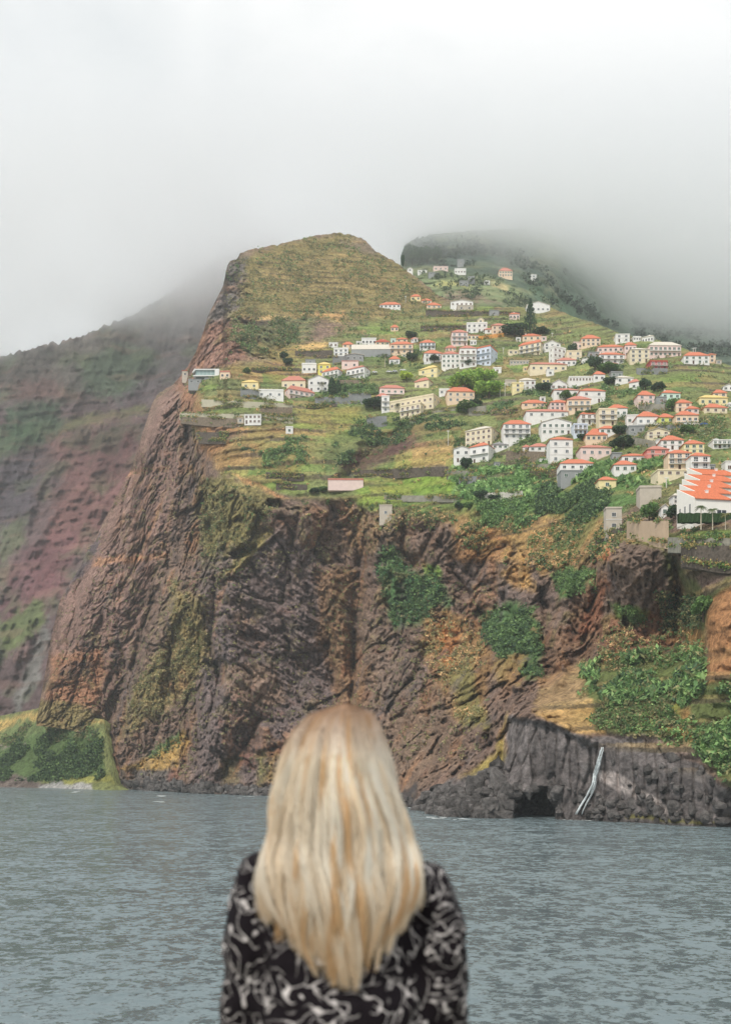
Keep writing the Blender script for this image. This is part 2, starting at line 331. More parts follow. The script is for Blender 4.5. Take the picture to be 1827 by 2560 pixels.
TOPB = [(92,1800),(100,1760),(128,1600),(150,1500),(200,1420),(222,1370),(250,1325),(300,1225),(330,1170),(380,1010),(395,985),(440,955),(470,915),(490,880),(505,840),(520,790),(545,740),(558,715),(568,665),(575,652),(592,648),(600,634),(620,625),(690,612),(740,600),(790,588),(850,582),(880,588),(915,602),(935,625),(960,640),(985,652),(1010,672),(1050,700),(1090,735),(1120,748),(1180,762),(1250,768),(1320,768),(1380,770),(1430,790),(1500,812),(1560,838),(1640,850),(1700,868),(1760,890),(1827,915),(2060,960)]
BOTB = [(60,1815),(100,1815),(160,1822),(235,1840),(262,1880),(285,1960),(320,1985),(440,1996),(680,2006),(850,2018),(1000,2030),(1100,2058),(1290,2062),(1440,2068),(1600,2072),(1827,2083),(2060,2095)]
rk=(116,100,90); br=(136,106,84); rd=(142,104,90); og=(178,124,80); dk=(80,77,78); ol=(124,118,80); gn=(84,108,66); bgn=(118,146,66); dg=(66,90,60); stw=(194,164,118)
R_B = [
 ([(560,700),(600,640),(850,575),(1000,660),(1110,750),(1100,800),(900,810),(700,800),(560,800)], (120,110,76)),
 ([(640,700),(760,640),(900,640),(980,720),(850,760),(700,740)], (132,116,82), .6, 30),
 ([(850,600),(935,600),(940,640),(870,620)], (112,100,88), .8, 8),
 ([(470,930),(500,850),(520,790),(545,740),(570,655),(610,640),(612,700),(590,770),(540,830),(520,900)], (106,100,96)),
 ([(430,980),(480,880),(510,810),(560,800),(640,850),(690,890),(600,910),(520,925)], (136,106,94)),
 ([(600,805),(720,790),(800,790),(760,850),(740,890),(690,905),(620,880)], (100,104,76)),
 ([(590,800),(640,792),(720,800),(700,816),(640,812)], (92,84,76), .9, 5),
 ([(600,800),(650,790),(700,792),(850,775),(850,783),(700,800)], (188,160,118), .9, 3),
 ([(790,780),(860,778),(858,796),(800,796)], (176,140,100), .9, 4),
 ([(500,940),(620,905),(760,880),(860,820),(1100,765),(1300,750),(1560,820),(2100,900),(2100,1260),(1300,1240),(900,1262),(700,1235),(560,1190),(480,1080)], (112,118,80)),
 ([(620,920),(760,905),(900,960),(700,960)], (150,124,88), .8),
 ([(560,915),(700,900),(720,930),(640,950),(580,935)], (158,122,88), .7),
 ([(650,868),(800,855),(820,880),(740,900),(640,890)], (150,132,86), .8),
 ([(745,862),(815,858),(800,876),(740,876)], (204,172,120), .9, 4),
 ([(480,1040),(720,1070),(770,1140),(700,1205),(560,1180),(500,1130)], (152,114,86)),
 ([(530,1070),(620,1075),(600,1100),(540,1098)], (100,84,80), .8, 5),
 ([(640,1100),(740,1100),(760,1150),(660,1160)], (110,112,72), .8),
 ([(560,930),(650,960),(700,985),(560,1000),(510,990)], (110,108,84), .7),
 ([(450,960),(500,960),(520,1060),(450,1060)], (150,112,90), .8),
 ([(735,1015),(900,1020),(920,1100),(740,1100)], (140,130,82), .9),
 ([(740,1050),(900,1050),(900,1058),(740,1058)], (104,94,70), .7, 3), ([(740,1072),(890,1072),(890,1078),(740,1078)], (104,94,70), .7, 3),
 ([(780,940),(900,960),(1000,985),(960,1020),(780,1000)], (92,112,70), .9),
 ([(820,1100),(900,1050),(1000,1040),(1200,1060),(1160,1110),(1000,1120),(900,1140),(850,1170),(800,1190)], (100,108,72), .9),
 ([(850,1165),(900,1125),(980,1080),(1050,1090),(1070,1110),(990,1150),(900,1175)], (92,70,66), 1.0),
 ([(860,1095),(900,1060),(1000,1045),(960,1100),(880,1130)], (104,110,74), .8),
 ([(985,1140),(1080,1115),(1130,1120),(1130,1165),(980,1172)], (168,148,98), .9, 6),
 ([(875,1178),(1120,1165),(1120,1185),(880,1192)], (98,94,92), .8, 4),
 ([(880,1195),(1180,1175),(1210,1250),(900,1275)], (120,142,70), .95),
 ([(960,1225),(1130,1222),(1140,1236),(960,1236)], (142,166,72), .8, 5),
 ([(880,1200),(1010,1196),(1000,1210),(880,1214)], (146,130,88), .8, 4),
 ([(570,1165),(770,1185),(770,1236),(700,1236),(560,1180)], (126,138,82), .9, 6),
 ([(575,1180),(640,1210),(720,1246),(690,1250),(610,1215)], (182,138,104), .9, 4),
 ([(500,1190),(570,1190),(700,1250),(650,1320),(640,1400),(540,1500),(500,1400)], (124,116,80)),
 ([(1130,1170),(1560,1150),(1640,1230),(1500,1300),(1300,1290),(1150,1250)], (90,114,70)),
 ([(1010,1225),(1300,1230),(1310,1270),(1200,1300),(1000,1290)], (104,124,70), .8),
 ([(1340,1220),(1500,1190),(1530,1290),(1400,1305)], (76,104,62), .9),
 ([(1100,1290),(1500,1290),(1560,1340),(1520,1400),(1350,1440),(1250,1410),(1130,1350)], (162,132,90), .9, 25),
 ([(1180,1290),(1290,1280),(1280,1350),(1190,1390),(1160,1350)], (94,112,70), .8),
 ([(1400,1300),(1500,1290),(1440,1380),(1380,1400)], (104,116,74), .7),
 ([(1130,1330),(1290,1320),(1260,1410),(1130,1400)], (166,124,86), .7),
 ([(1190,1310),(1255,1290),(1250,1345),(1190,1345)], (184,128,92), .8, 6),
 ([(1500,1370),(1530,1360),(1530,1400),(1490,1400)], (190,128,92), .9, 5),
 ([(860,1270),(1130,1300),(1120,1400),(1000,1400),(900,1380)], (134,112,88), .8),
 ([(1000,1300),(1130,1310),(1120,1420),(1010,1410)], (112,96,88), .9),
 ([(950,1270),(1020,1270),(1010,1350),(950,1350)], (128,124,110), .6),
 ([(1110,1410),(1330,1400),(1380,1500),(1280,1560),(1200,1500)], (112,98,92), .9),
 ([(935,1370),(980,1360),(1010,1420),(1080,1440),(1130,1510),(1060,1560),(990,1570),(960,1490)], (80,110,72), .95),
 ([(1050,1410),(1100,1410),(1100,1440),(1060,1440)], (110,136,70), .9, 6),
 ([(1200,1540),(1260,1510),(1330,1520),(1360,1620),(1350,1700),(1310,1700),(1230,1620)], (80,108,68), .95),
 ([(1060,1500),(1200,1560),(1230,1640),(1210,1820),(1130,1800),(1060,1640)], (146,116,82), .9),
 ([(1100,1560),(1150,1570),(1130,1680),(1090,1650)], (176,122,80), .8),
 ([(1120,1680),(1180,1650),(1220,1820),(1160,1820)], (128,124,82), .8),
 ([(1240,1640),(1310,1640),(1300,1720),(1240,1700)], (156,134,86), .7),
 ([(1300,1390),(1350,1480),(1290,1480),(1250,1430)], (178,142,92), .8),
 ([(1385,1440),(1440,1415),(1490,1425),(1480,1475),(1400,1490)], (84,118,68), .95, 8),
 ([(1440,1480),(1540,1400),(1540,1560),(1480,1640),(1420,1700),(1360,1680),(1350,1600),(1420,1560)], (124,98,80), .9),
 ([(1500,1450),(1540,1440),(1500,1560),(1440,1600)], (138,94,74), .8),
 ([(1520,1345),(1600,1335),(1690,1370),(1700,1430),(1640,1530),(1500,1545),(1530,1430)], (116,100,90), .95, 8),
 ([(1530,1325),(1640,1325),(1690,1370),(1640,1365),(1540,1350)], (124,124,76), .95, 5),
 ([(1490,1545),(1660,1530),(1680,1600),(1660,1650),(1500,1655)], (126,94,76), .9, 10),
 ([(1500,1620),(1660,1620),(1650,1655),(1500,1655)], (158,116,78), .85, 8),
 ([(1530,1510),(1620,1530),(1590,1565),(1540,1550)], (104,124,70), .9, 8),
 ([(1660,1370),(1760,1480),(1827,1440),(1827,1480),(1780,1560),(1770,1620),(1680,1620),(1670,1500)], (96,100,66), .95),
 ([(1680,1560),(1760,1580),(1760,1640),(1680,1640)], (134,98,66), .7),
 ([(1770,1500),(1840,1460),(2100,1460),(2100,1700),(1760,1720)], (156,116,84), .95, 8),
 ([(1660,1330),(2100,1310),(2100,1345),(1670,1345)], (108,124,70), .9, 4),
 ([(1450,1660),(1560,1640),(1750,1620),(1760,1710),(1827,1700),(2100,1700),(2100,1960),(1827,1960),(1720,1860),(1600,1840),(1500,1830),(1440,1780)], (96,106,66), .95),
 ([(1350,1700),(1450,1655),(1480,1760),(1340,1770)], (152,128,98), .95, 8),
 ([(1335,1775),(1480,1750),(1510,1840),(1440,1835),(1370,1800)], (180,148,102), .9, 8),
 ([(1600,1780),(1720,1770),(1740,1850),(1620,1830)], (170,130,90), .8, 8),
 ([(1590,1770),(1700,1740),(1700,1790),(1600,1800)], (142,142,78), .7, 8),
 ([(1030,2020),(1110,1955),(1180,1930),(1270,1880),(1270,1790),(1340,1795),(1480,1850),(1520,1850),(1600,1840),(1700,1880),(1827,1970),(2100,1980),(2100,2100),(1020,2080)], (104,99,98), .97, 6),
 ([(1600,1835),(1720,1850),(1760,1900),(1640,1880)], (128,114,106), .7, 8),
 ([(1500,1925),(1560,1945),(1690,2028),(1670,2036),(1560,1985),(1500,1950)], (168,158,154), .9, 5),
 ([(1240,1880),(1270,1790),(1260,1900),(1180,1935),(1150,1945)], (156,140,84), .85, 8),
 ([(1020,2010),(1120,1960),(1170,2000),(1040,2030)], (124,120,118), .8, 8),
 ([(1560,2035),(1640,2042),(1827,2058),(1827,2064),(1560,2046)], (120,116,70), .8, 4),
 ([(500,1400),(700,1330),(820,1400),(850,1750),(700,1960),(480,1960)], (112,100,98), .9, 20),
 ([(790,1420),(890,1420),(960,1750),(850,1780),(800,1600)], (132,106,84), .9, 15),
 ([(880,1500),(960,1560),(1080,1700),(1100,1900),(1000,1950),(930,1800)], (122,106,96), .8, 15),
 ([(900,1850),(1100,1700),(1180,1900),(1000,1990)], (126,106,90), .6, 20),
 ([(560,1660),(680,1660),(720,1750),(640,1780),(560,1740)], (142,120,104), .7, 12),
 ([(560,1440),(590,1430),(690,1330),(670,1320),(600,1380)], (150,138,90), .8, 4),
 ([(430,1450),(500,1500),(530,1600),(480,1720),(380,1800),(300,1850),(330,1720),(420,1600)], (136,122,84), .85, 15),
 ([(640,1880),(690,1850),(690,1960),(640,1960)], (124,118,76), .8), ([(550,1900),(600,1880),(600,1960),(560,1960)], (120,112,76), .6),
 ([(90,1800),(150,1500),(250,1330),(400,1000),(440,980),(450,1200),(400,1400),(330,1600),(260,1800)], (130,106,98), .85, 20),
 ([(225,1390),(420,1385),(420,1400),(230,1412)], (170,128,98), .6, 5),
 ([(300,1180),(420,1165),(420,1175),(300,1195)], (168,128,100), .5, 5),
 ([(210,1400),(250,1330),(250,1380),(200,1440),(160,1490),(170,1440)], (74,74,82), .7, 6),
 ([(125,1640),(250,1620),(275,1690),(240,1790),(115,1750)], (156,116,90), .75, 12),
 ([(150,1660),(230,1650),(230,1700),(150,1690)], (110,88,80), .7, 6),
 ([(60,1800),(100,1750),(200,1760),(260,1800),(260,1830),(60,1830)], (128,118,80), .8, 8),
 ([(370,1890),(450,1830),(455,1850),(390,1900)], (96,120,78), .95, 6),
 ([(300,1925),(400,1885),(460,1830),(470,1860),(430,1930)], (176,146,94), .9, 6),
 ([(300,1930),(430,1925),(420,1960),(280,1965)], (108,102,98), .9, 6),
 ([(150,1985),(300,1955),(700,1965),(1000,1985),(1040,1960),(1040,2060),(150,2010)], (76,76,78), .8, 7),
]
def tintB(px, py, P, c):
    # patchwork of plots, scrub and dry grass on the terraces; scrub caught on rock ledges
    slope = sstep(-10, 20, poly_sd(px, py, SLOPEP)); rock = np.maximum(sstep(-25, 25, poly_sd(px, py, ROCKP)), .85*sstep(-14, 14, poly_sd(px, py, ROCK2)))
    cell = np.stack([P[:, 0]/26+0.3*gnoise(P/40, 51), P[:, 1]*0, P[:, 2]/6.5], 1); h = np.floor(cell[:, 0])*127.1+np.floor(cell[:, 2])*311.7
    r = np.abs(np.sin(h)*43758.5453) % 1
    pal = np.array([lin((146,132,88)), lin((84,110,64)), lin((112,136,70)), lin((148,118,88)), lin((106,114,74)), lin((126,134,84))])
    k = (r*6).astype(int).clip(0, 5); a = (slope*(1-rock)*0.5*sstep(-0.4, 0.2, fbm(P, 40, 2, 52)))[:, None]
    c = c*(1-a)+pal[k]*a
    hgt = 9+2.5*np.floor(2*gnoise(P/90, 33)); zt = P[:, 2]+7*fbm(P, 70, 3, 31); t = zt/hgt-np.floor(zt/hgt)
    wall = (t < 0.26)*slope*(1-rock)*sstep(-0.25, 0.1, fbm(P, 30, 2, 53)); a = (0.8*wall*sstep(-.25, .15, fbm(P, 90, 2, 59)))[:, None]
    c = c*(1-a)+np.array(lin((86,77,70)))*a
    hz = (1-slope)*(1-rock); tt = P[:, 2]/7; b = hz*0.4*sstep(0.1, 0.5, fbm(P, 9, 3, 54, st=(3, 3, 1)))
    c = c*(1-b[:, None])+np.array(lin((98,100,66)))*b[:, None]
    b = hz*0.45*sstep(0.15, 0.45, fbm(P, 14, 3, 55, st=(3, 3, .7)))*(px > 600); c = c*(1-b[:, None])+np.array(lin((160,134,96)))*b[:, None]
    tz = (P[:, 2]+3*fbm(P, 45, 3, 58))/7.5; tz = tz-np.floor(tz); b = hz*.8*(tz < .2)*sstep(-.3, .05, fbm(P, 50, 2, 60))*(px > 640)*(py > 640); c = c*(1-b[:, None])+np.array(lin((86,78,62)))*b[:, None]
    b = hz*.4*((tz > .2) & (tz < .38))*sstep(-.3, .05, fbm(P, 50, 2, 60))*(px > 640)*(py > 640); c = c*(1-b[:, None])+np.array(lin((156,136,98)))*b[:, None]
    sc = sstep(0.12, 0.42, fbm(P, 13, 4, 56))*rock*0.5*sstep(20, 60, P[:, 2]); c = c*(1-sc[:, None])+np.array(lin((122,114,78)))*sc[:, None]
    st_ = rock*(1-sstep(-12, 12, poly_sd(px, py, BASALT)))
    for sc_, stt, cc, aa, th, sd_ in ((26, (1, 1, 2.5), (150,112,84), .55, .08, 101), (14, (1, 1, 3), (90,84,86), .6, .1, 102), (9, (1, 1, 1.6), (158,134,108), .45, .18, 103), (18, (1.5, 1.5, 1), (140,92,72), .4, .2, 104), (6, (1, 1, 2), (74,66,64), .6, .15, 105)):
        a = (st_*aa*sstep(th, th+.3, fbm(P, sc_, 4, sd_, gain=.6, st=stt)))[:, None]; c = c*(1-a)+np.array(lin(cc))*a
    bs = sstep(-12, 12, poly_sd(px, py, BASALT))+sstep(-12, 12, poly_sd(px, py, KNOLL)); c = c*(1+bs*.55*fbm(P*np.array([1, .3, 1]), 3.4, 3, 110, st=(1, 1, 7)))[:, None]
    v = 1+0.35*fbm(P, 11, 4, 57, gain=0.6)+rock*0.25*fbm(P, 4, 2, 58, st=(1, 1, 2)); c = c*v[:, None]
    w = np.exp(-np.maximum(P[:, 2], 0)/1.6)[:, None]; c = c*(1-0.55*w)       # wet rock at the waterline
    return np.clip(c, 0.01, 0.85)
u = np.linspace(0, 1, 720); xk = np.array([92, 130, 440, 620, 1000, 1827, 2060.]); uk = np.cumsum([0, 14, 135, 95, 150, 300, 26.]); uk /= uk[-1]
xsB = np.interp(u, uk, xk)
M_LAND = terrain_mat('volcanic_ground', s1=.45, contrast=.75, bump=2.2)
headland, GB = sheet('headland_terrain', xsB, TOPB, BOTB, 480, dB, (118,100,90), R_B, M_LAND, vpow=1.12, tint=tintB, top_noise=7)

# ---- the great sea cliff behind on the left
CA = [(-300,900,1560),(0,880,1500),(250,820,1520),(540,700,1560),(600,600,1600),(0,1100,1430),(300,1000,1440),(500,950,1420),(0,1300,1340),(150,1300,1300),(300,1150,1340),(400,1100,1300),(0,1500,1260),(100,1500,1200),(0,1700,1150),(100,1700,1080),(0,1810,1060),(-300,1810,1080),(-300,1300,1380),(200,1600,1100),(650,1100,1300),(650,1700,1100),(200,1860,1000),(400,1860,1000)]
F_A = Field(CA)
def dA(px, py):
    d = F_A(px, py); P = W3(px, py, d)
    d = d+34*fbm(P, 170, 3, 61, st=(1, 1, 1.6))-26*fbm(P*np.array([1, .4, 1]), 60, 4, 62, ridged=True, st=(1, 1, 3.4))-6*fbm(P, 18, 3, 63, ridged=True, st=(4, 4, 1))-5*fbm(P, 14, 3, 64)
    return d
TOPA = [(-320,905),(-100,905),(0,893),(100,866),(200,842),(330,788),(450,715),(540,650),(700,590)]
BOTA = [(-320,1900),(0,1900),(300,1900),(700,1900)]
R_A = [([(230,900),(330,860),(560,700),(700,700),(700,1000),(420,960),(300,1010)], (112,98,108), .8, 25),
 ([(-300,870),(0,880),(260,780),(560,680),(700,650),(700,900),(450,960),(200,1000),(0,1010),(-300,1010)], (96,100,88), .5, 30),
 ([(0,960),(120,940),(200,1000),(60,1010)], (128,96,92), .6, 20),
 ([(20,1020),(150,1000),(160,1080),(100,1110),(20,1100)], (80,104,78), .8, 15), ([(-300,1100),(0,1070),(140,1060),(120,1110),(0,1140),(-300,1150)], (84,106,76), .8, 14),
 ([(200,900),(330,860),(400,900),(300,1000),(220,990)], (86,106,80), .7, 20),
 ([(170,1050),(360,1010),(380,1030),(200,1070),(140,1100)], (122,122,84), .8, 8),
 ([(110,1090),(350,1060),(350,1200),(260,1330),(180,1400),(140,1500),(60,1500),(120,1330),(160,1200)], (128, 92, 88), .75, 22),
 ([(0,1480),(60,1380),(200,1320),(160,1480),(80,1560),(0,1560)], (122, 88, 92), .75, 22),
 ([(0,1150),(100,1150),(80,1300),(0,1380)], (94,88,94), .8, 18),
 ([(0,1560),(70,1510),(110,1500),(110,1560),(40,1620),(0,1640)], (110,122,80), .9, 12), ([(-300,1560),(0,1540),(0,1660),(-300,1700)], (100,112,76), .8, 12),
 ([(90,1600),(120,1540),(125,1600),(100,1700),(40,1790),(20,1790)], (130,130,126), .8, 8),
 ([(0,1330),(70,1280),(60,1350),(20,1400),(0,1420)], (104,112,84), .7, 10)]
def tintA(px, py, P, c):
    g = sstep(0.0, 0.35, fbm(P, 60, 4, 65))*0.55; c = c*(1-g[:, None])+np.array(lin((98,108,80)))*g[:, None]
    g = sstep(0.1, 0.3, fbm(P, 16, 3, 66, st=(6, 6, 1)))*0.35; c = c*(1-g[:, None])+np.array(lin((136,108,98)))*g[:, None]
    return np.clip(c*(1+0.4*fbm(P, 30, 4, 67, gain=.6))[:, None], .01, .8)
M_FAR = terrain_mat('far_cliff_ground', s1=0.09, s2=0.02, bump=6, contrast=0.35)
sheet('mountain_terrain', np.linspace(-320, 700, 300), TOPA, BOTA, 330, dA, (108,92,92), R_A, M_FAR, tint=tintA, back=90, top_noise=20, alb=0.92)

# ---- the upper ridge behind on the right, running into the cloud
CC = [(950,700,1180),(1000,620,1230),(1150,600,1260),(1300,620,1280),(1100,690,1150),(1250,760,1080),(1350,720,1180),(1450,780,1250),(1600,800,1380),(1827,820,1450),(2060,830,1500),(1600,880,1200),(1827,900,1250),(1100,820,1050),(1500,900,1150),(2060,950,1250),(1400,650,1300),(1700,700,1550)]
F_C = Field(CC)
def dC(px, py):
    d = F_C(px, py); P = W3(px, py, d)
    return d+22*fbm(P, 120, 3, 71)-9*fbm(P, 30, 4, 72)-5*fbm(P, 11, 3, 73, ridged=True, st=(3, 3, 1))
TOPC = [(900,720),(1000,668),(1012,610),(1030,600),(1080,585),(1200,575),(1300,572),(1400,590),(1600,640),(2060,700)]
BOTC = [(900,900),(1300,900),(1600,950),(2060,1040)]
R_C = [([(1000,640),(1120,680),(1250,700),(1330,740),(1250,800),(1000,760)], (112,122,88), .8, 15),
 ([(1010,600),(1060,600),(1200,620),(1260,650),(1180,660),(1020,665)], (66,84,76), .8, 12),
 ([(1230,620),(1330,640),(1350,690),(1290,670)], (68,86,78), .8, 12),
 ([(1110,725),(1200,735),(1260,760),(1120,750)], (120,102,92), .8, 8), ([(1090,700),(1180,705),(1170,720),(1080,715)], (150,146,98), .8, 6),
 ([(1220,705),(1270,715),(1270,728),(1230,720)], (168,154,118), .8, 5), ([(1370,715),(1400,740),(1390,742),(1360,725)], (170,160,130), .7, 4),
 ([(1330,690),(1440,760),(1500,800),(1400,800),(1320,720)], (84,106,82), .7, 12)]
def tintC(px, py, P, c):
    g = sstep(-0.1, 0.3, fbm(P, 14, 3, 75, st=(3, 3, 1)))*0.4; c = c*(1-g[:, None])+np.array(lin((130,128,96)))*g[:, None]*(px < 1400)[:, None]+c*(g[:, None])*(px >= 1400)[:, None]
    return np.clip(c*(1+0.45*fbm(P, 18, 4, 76, gain=.65))[:, None], .01, .8)
ridge, GC = sheet('ridge_terrain', np.linspace(900, 2060, 330), TOPC, BOTC, 150, dC, (84,98,84), R_C, M_FAR, tint=tintC, back=90, top_noise=6)

# ---- low green fan of land and beach at the foot of the great cliff
CF = [(-300,1800,980),(0,1800,900),(130,1785,800),(200,1800,765),(255,1830,735),(0,1870,830),(130,1870,772),(250,1880,728),(0,1935,790),(130,1940,752),(260,1940,715),(-300,1940,850),(0,1968,765),(130,1970,743),(260,1975,693),(320,1975,693),(320,1800,690),(-300,1968,765)]
F_F = Field(CF)
def dF(px, py):
    d = F_F(px, py); P = W3(px, py, d); w = sstep(4, 25, P[:, 2])
    return d-w*(9*fbm(P, 40, 3, 81)+5*fbm(P, 9, 4, 82))-(1-w)*3*fbm(P, 12, 4, 83, ridged=True)
TOPF = [(-320,1795),(0,1790),(60,1778),(110,1768),(160,1772),(200,1785),(262,1800),(290,1960),(330,1985)]
BOTF = [(-320,1985),(0,1985),(330,1992)]
R_F = [([(0,1800),(120,1775),(260,1800),(200,1815),(80,1840),(0,1860)], (170,146,98), .9, 8),
 ([(0,1830),(60,1800),(190,1800),(250,1830),(240,1850),(0,1880)], (88,106,72), .9, 8),
 ([(-320,1880),(0,1870),(120,1835),(255,1850),(265,1940),(100,1950),(-320,1960)], (78,94,60), .97, 8),
 ([(0,1862),(70,1858),(70,1866),(0,1874)], (120,112,104), .8, 3),
 ([(-320,1945),(0,1930),(60,1940),(110,1960),(80,1976),(-320,1980)], (98,88,84), .97, 5),
 ([(90,1962),(150,1955),(230,1960),(235,1976),(90,1976)], (150,148,146), .97, 4),
 ([(150,1948),(280,1938),(290,1958),(160,1960)], (140,138,82), .9, 5)]
fan, GF = sheet('coastal_fan_terrain', np.linspace(-320, 330, 230), TOPF, BOTF, 90, dF, (112,116,78), R_F, M_LAND, back=30,
   tint=lambda px, py, P, c: np.clip(c*(1+0.4*fbm(P, 8, 3, 84))[:, None], .01, .8), top_noise=3)

# ------------------------------------------------------------------ sea
def water_mat():
    m = bpy.data.materials.new('sea_water'); m.use_nodes = True; t = m.node_tree; t.nodes.clear()
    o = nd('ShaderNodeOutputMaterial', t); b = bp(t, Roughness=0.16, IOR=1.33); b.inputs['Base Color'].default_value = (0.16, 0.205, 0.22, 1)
    g = nd('ShaderNodeNewGeometry', t)
    acc = None
    for sc_, w, st in ((0.07, .2, (1, 1.1, 1)), (0.4, .42, (1, 1.0, 1)), (1.1, .44, (1, 1.0, 1)), (3.2, .26, (1, 1, 1))):
        q = nd('ShaderNodeMapping', t); q.inputs['Scale'].default_value = st; q.inputs['Rotation'].default_value = (0, 0, 0.2)
        t.links.new(g.outputs['Position'], q.inputs[0])
        n = nd('ShaderNodeTexNoise', t); n.inputs['Scale'].default_value = sc_; n.inputs['Detail'].default_value = 3; n.inputs['Roughness'].default_value = 0.6; n.inputs['Distortion'].default_value = 0.4
        t.links.new(q.outputs[0], n.inputs['Vector'])
        a = nd('ShaderNodeVectorMath', t, operation='SUBTRACT'); t.links.new(n.outputs['Color'], a.inputs[0]); a.inputs[1].default_value = (.5, .5, .5)
        m_ = nd('ShaderNodeVectorMath', t, operation='MULTIPLY'); t.links.new(a.outputs[0], m_.inputs[0]); m_.inputs[1].default_value = (w*3.6, w*4.2, 0)
        if acc is None: acc = m_
        else:
            ad = nd('ShaderNodeVectorMath', t, operation='ADD'); t.links.new(acc.outputs[0], ad.inputs[0]); t.links.new(m_.outputs[0], ad.inputs[1]); acc = ad
    ad = nd('ShaderNodeVectorMath', t, operation='ADD'); t.links.new(acc.outputs[0], ad.inputs[0]); ad.inputs[1].default_value = (0, -.05, 1)
    nn = nd('ShaderNodeVectorMath', t, operation='NORMALIZE'); t.links.new(ad.outputs[0], nn.inputs[0]); t.links.new(nn.outputs[0], b.inputs['Normal'])
    t.links.new(b.outputs[0], o.inputs[0]); return m
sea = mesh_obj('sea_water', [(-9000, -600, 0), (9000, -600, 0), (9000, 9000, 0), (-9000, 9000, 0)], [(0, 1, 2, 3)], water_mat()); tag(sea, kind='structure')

def foam():
    rg = np.random.default_rng(3); V, Q = [], []
    for x, y, n, w in ((1575,2050,9,16),(1700,2057,6,12),(1450,2049,8,12),(1040,2020,8,14),(1100,2043,6,10),(1150,2047,6,10),(400,1988,5,10),(180,1979,6,14),(620,1992,4,10),(1640,2054,5,8),(405,2004,2,12)):
        for k in range(n):
            cx = x+rg.normal()*w; cy = y+rg.uniform(-1, 3); d = HC*F/(cy-HZ); c = W3(cx, cy, d); r = rg.uniform(.4, 1.8); m = 9; i = len(V)
            for a in range(m): t_ = 6.283*a/m; q = r*rg.uniform(.5, 1.2); V.append((c[0]+q*1.8*math.cos(t_), c[1]+q*1.3*math.sin(t_), .03))
            Q.append(tuple(range(i, i+m)))
    o = mesh_obj('sea_foam', V, Q, simple('foam_white', (226,232,232), .8, .2, .2, 2)); tag(o, 'small white patches of foam along the shore rocks', kind='stuff')
foam()
# ------------------------------------------------------------------ buildings
FR = {'P': (0, 0, 1), 'A': (690, 820, 5.239), 'B': (940, 720, 4.511), 'C': (430, 880, 5.075), 'D': (980, 600, 3.691), 'E': (1240, 780, 5.413), 'G': (1530, 800, 5.468), 'J': (1100, 980, 4.274), 'K': (1450, 980, 4.308)}
def px_of(fr, x, y): a = FR[fr]; return a[0]+x/a[2], a[1]+y/a[2]
TBx, TBy = [q[0] for q in TOPB], [q[1] for q in TOPB]
def ground(x, y):
    """distance of the ground seen at a photograph pixel"""
    x = np.atleast_1d(np.asarray(x, float)); y = np.atleast_1d(np.asarray(y, float))
    r = dB(x, y); top = np.interp(x, TBx, TBy); k = y < top-4
    if k.any(): r[k] = dC(x[k], y[k])
    return r
WALLC = {'W': (232,230,226), 'C': (228,214,184), 'Y': (236,220,168), 'P': (230,206,198), 'K': (232,206,178), 'G': (150,152,152), 'M': (205,228,214), 'B': (210,219,232), 'R': (180,92,96), 'L': (206,214,120), 'S': (192,182,168), 'Q': (232,222,120), 'O': (228,160,88), 'T':(224,140,130)}
ROOFC = {'o': (206,124,96), 's': (196,130,114), 't': (178,92,72), 'g': (140,140,140), 'w': (214,206,192), 'y': (226,200,130)}
def wallm(c): return simple('plaster_'+c, WALLC[c], 0.85, 0.2, 0.13, 0.5)
def roof_mat(c):
    nm = 'roof_tiles_'+c
    if nm in MATC: return MATC[nm]
    m = simple(nm, ROOFC[c], 0.8, 0.2, 0.3, 1.6); return m
M_PANE = simple('window_glass', (46,52,58), 0.15, 0.5, 0.25, 0.3)
M_SHUT = simple('green_shutters', (44,78,64), 0.5, 0.4, 0.15, 0.6)
M_FRAME = simple('white_frames', (225,225,222), 0.6, 0.3, 0.05, 1)
M_BAL = simple('balcony_white', (222,220,216), 0.7, 0.3, 0.08, 1)
M_DOOR = simple('door_brown', (84,62,52), 0.6, 0.3, 0.15, 1)
M_CONC = simple('concrete', (150,146,134), 0.9, 0.2, 0.4, 0.5, 0.2)
M_CONC2 = simple('grey_render', (134,136,136), 0.9, 0.2, 0.3, 0.4, 0.1)
M_STONE = simple('basalt_masonry', (104,95,86), 0.95, 0.15, 0.7, 1.0, 0.6)
M_BROWNST = simple('brown_masonry', (134,120,104), 0.95, 0.15, 0.55, 0.9, 0.4)
def bx(V, Fq, x0, x1, y0, y1, z0, z1):
    i = len(V); V += [(x0,y0,z0),(x1,y0,z0),(x1,y1,z0),(x0,y1,z0),(x0,y0,z1),(x1,y0,z1),(x1,y1,z1),(x0,y1,z1)]
    Fq += [(i+3,i+2,i+1,i),(i+4,i+5,i+6,i+7),(i,i+1,i+5,i+4),(i+1,i+2,i+6,i+5),(i+2,i+3,i+7,i+6),(i+3,i,i+4,i+7)]
def boxes(name, bl, mat, parent=None):
    V, Q = [], []
    for b in bl: bx(V, Q, *b)
    return mesh_obj(name, V, Q, mat, parent)
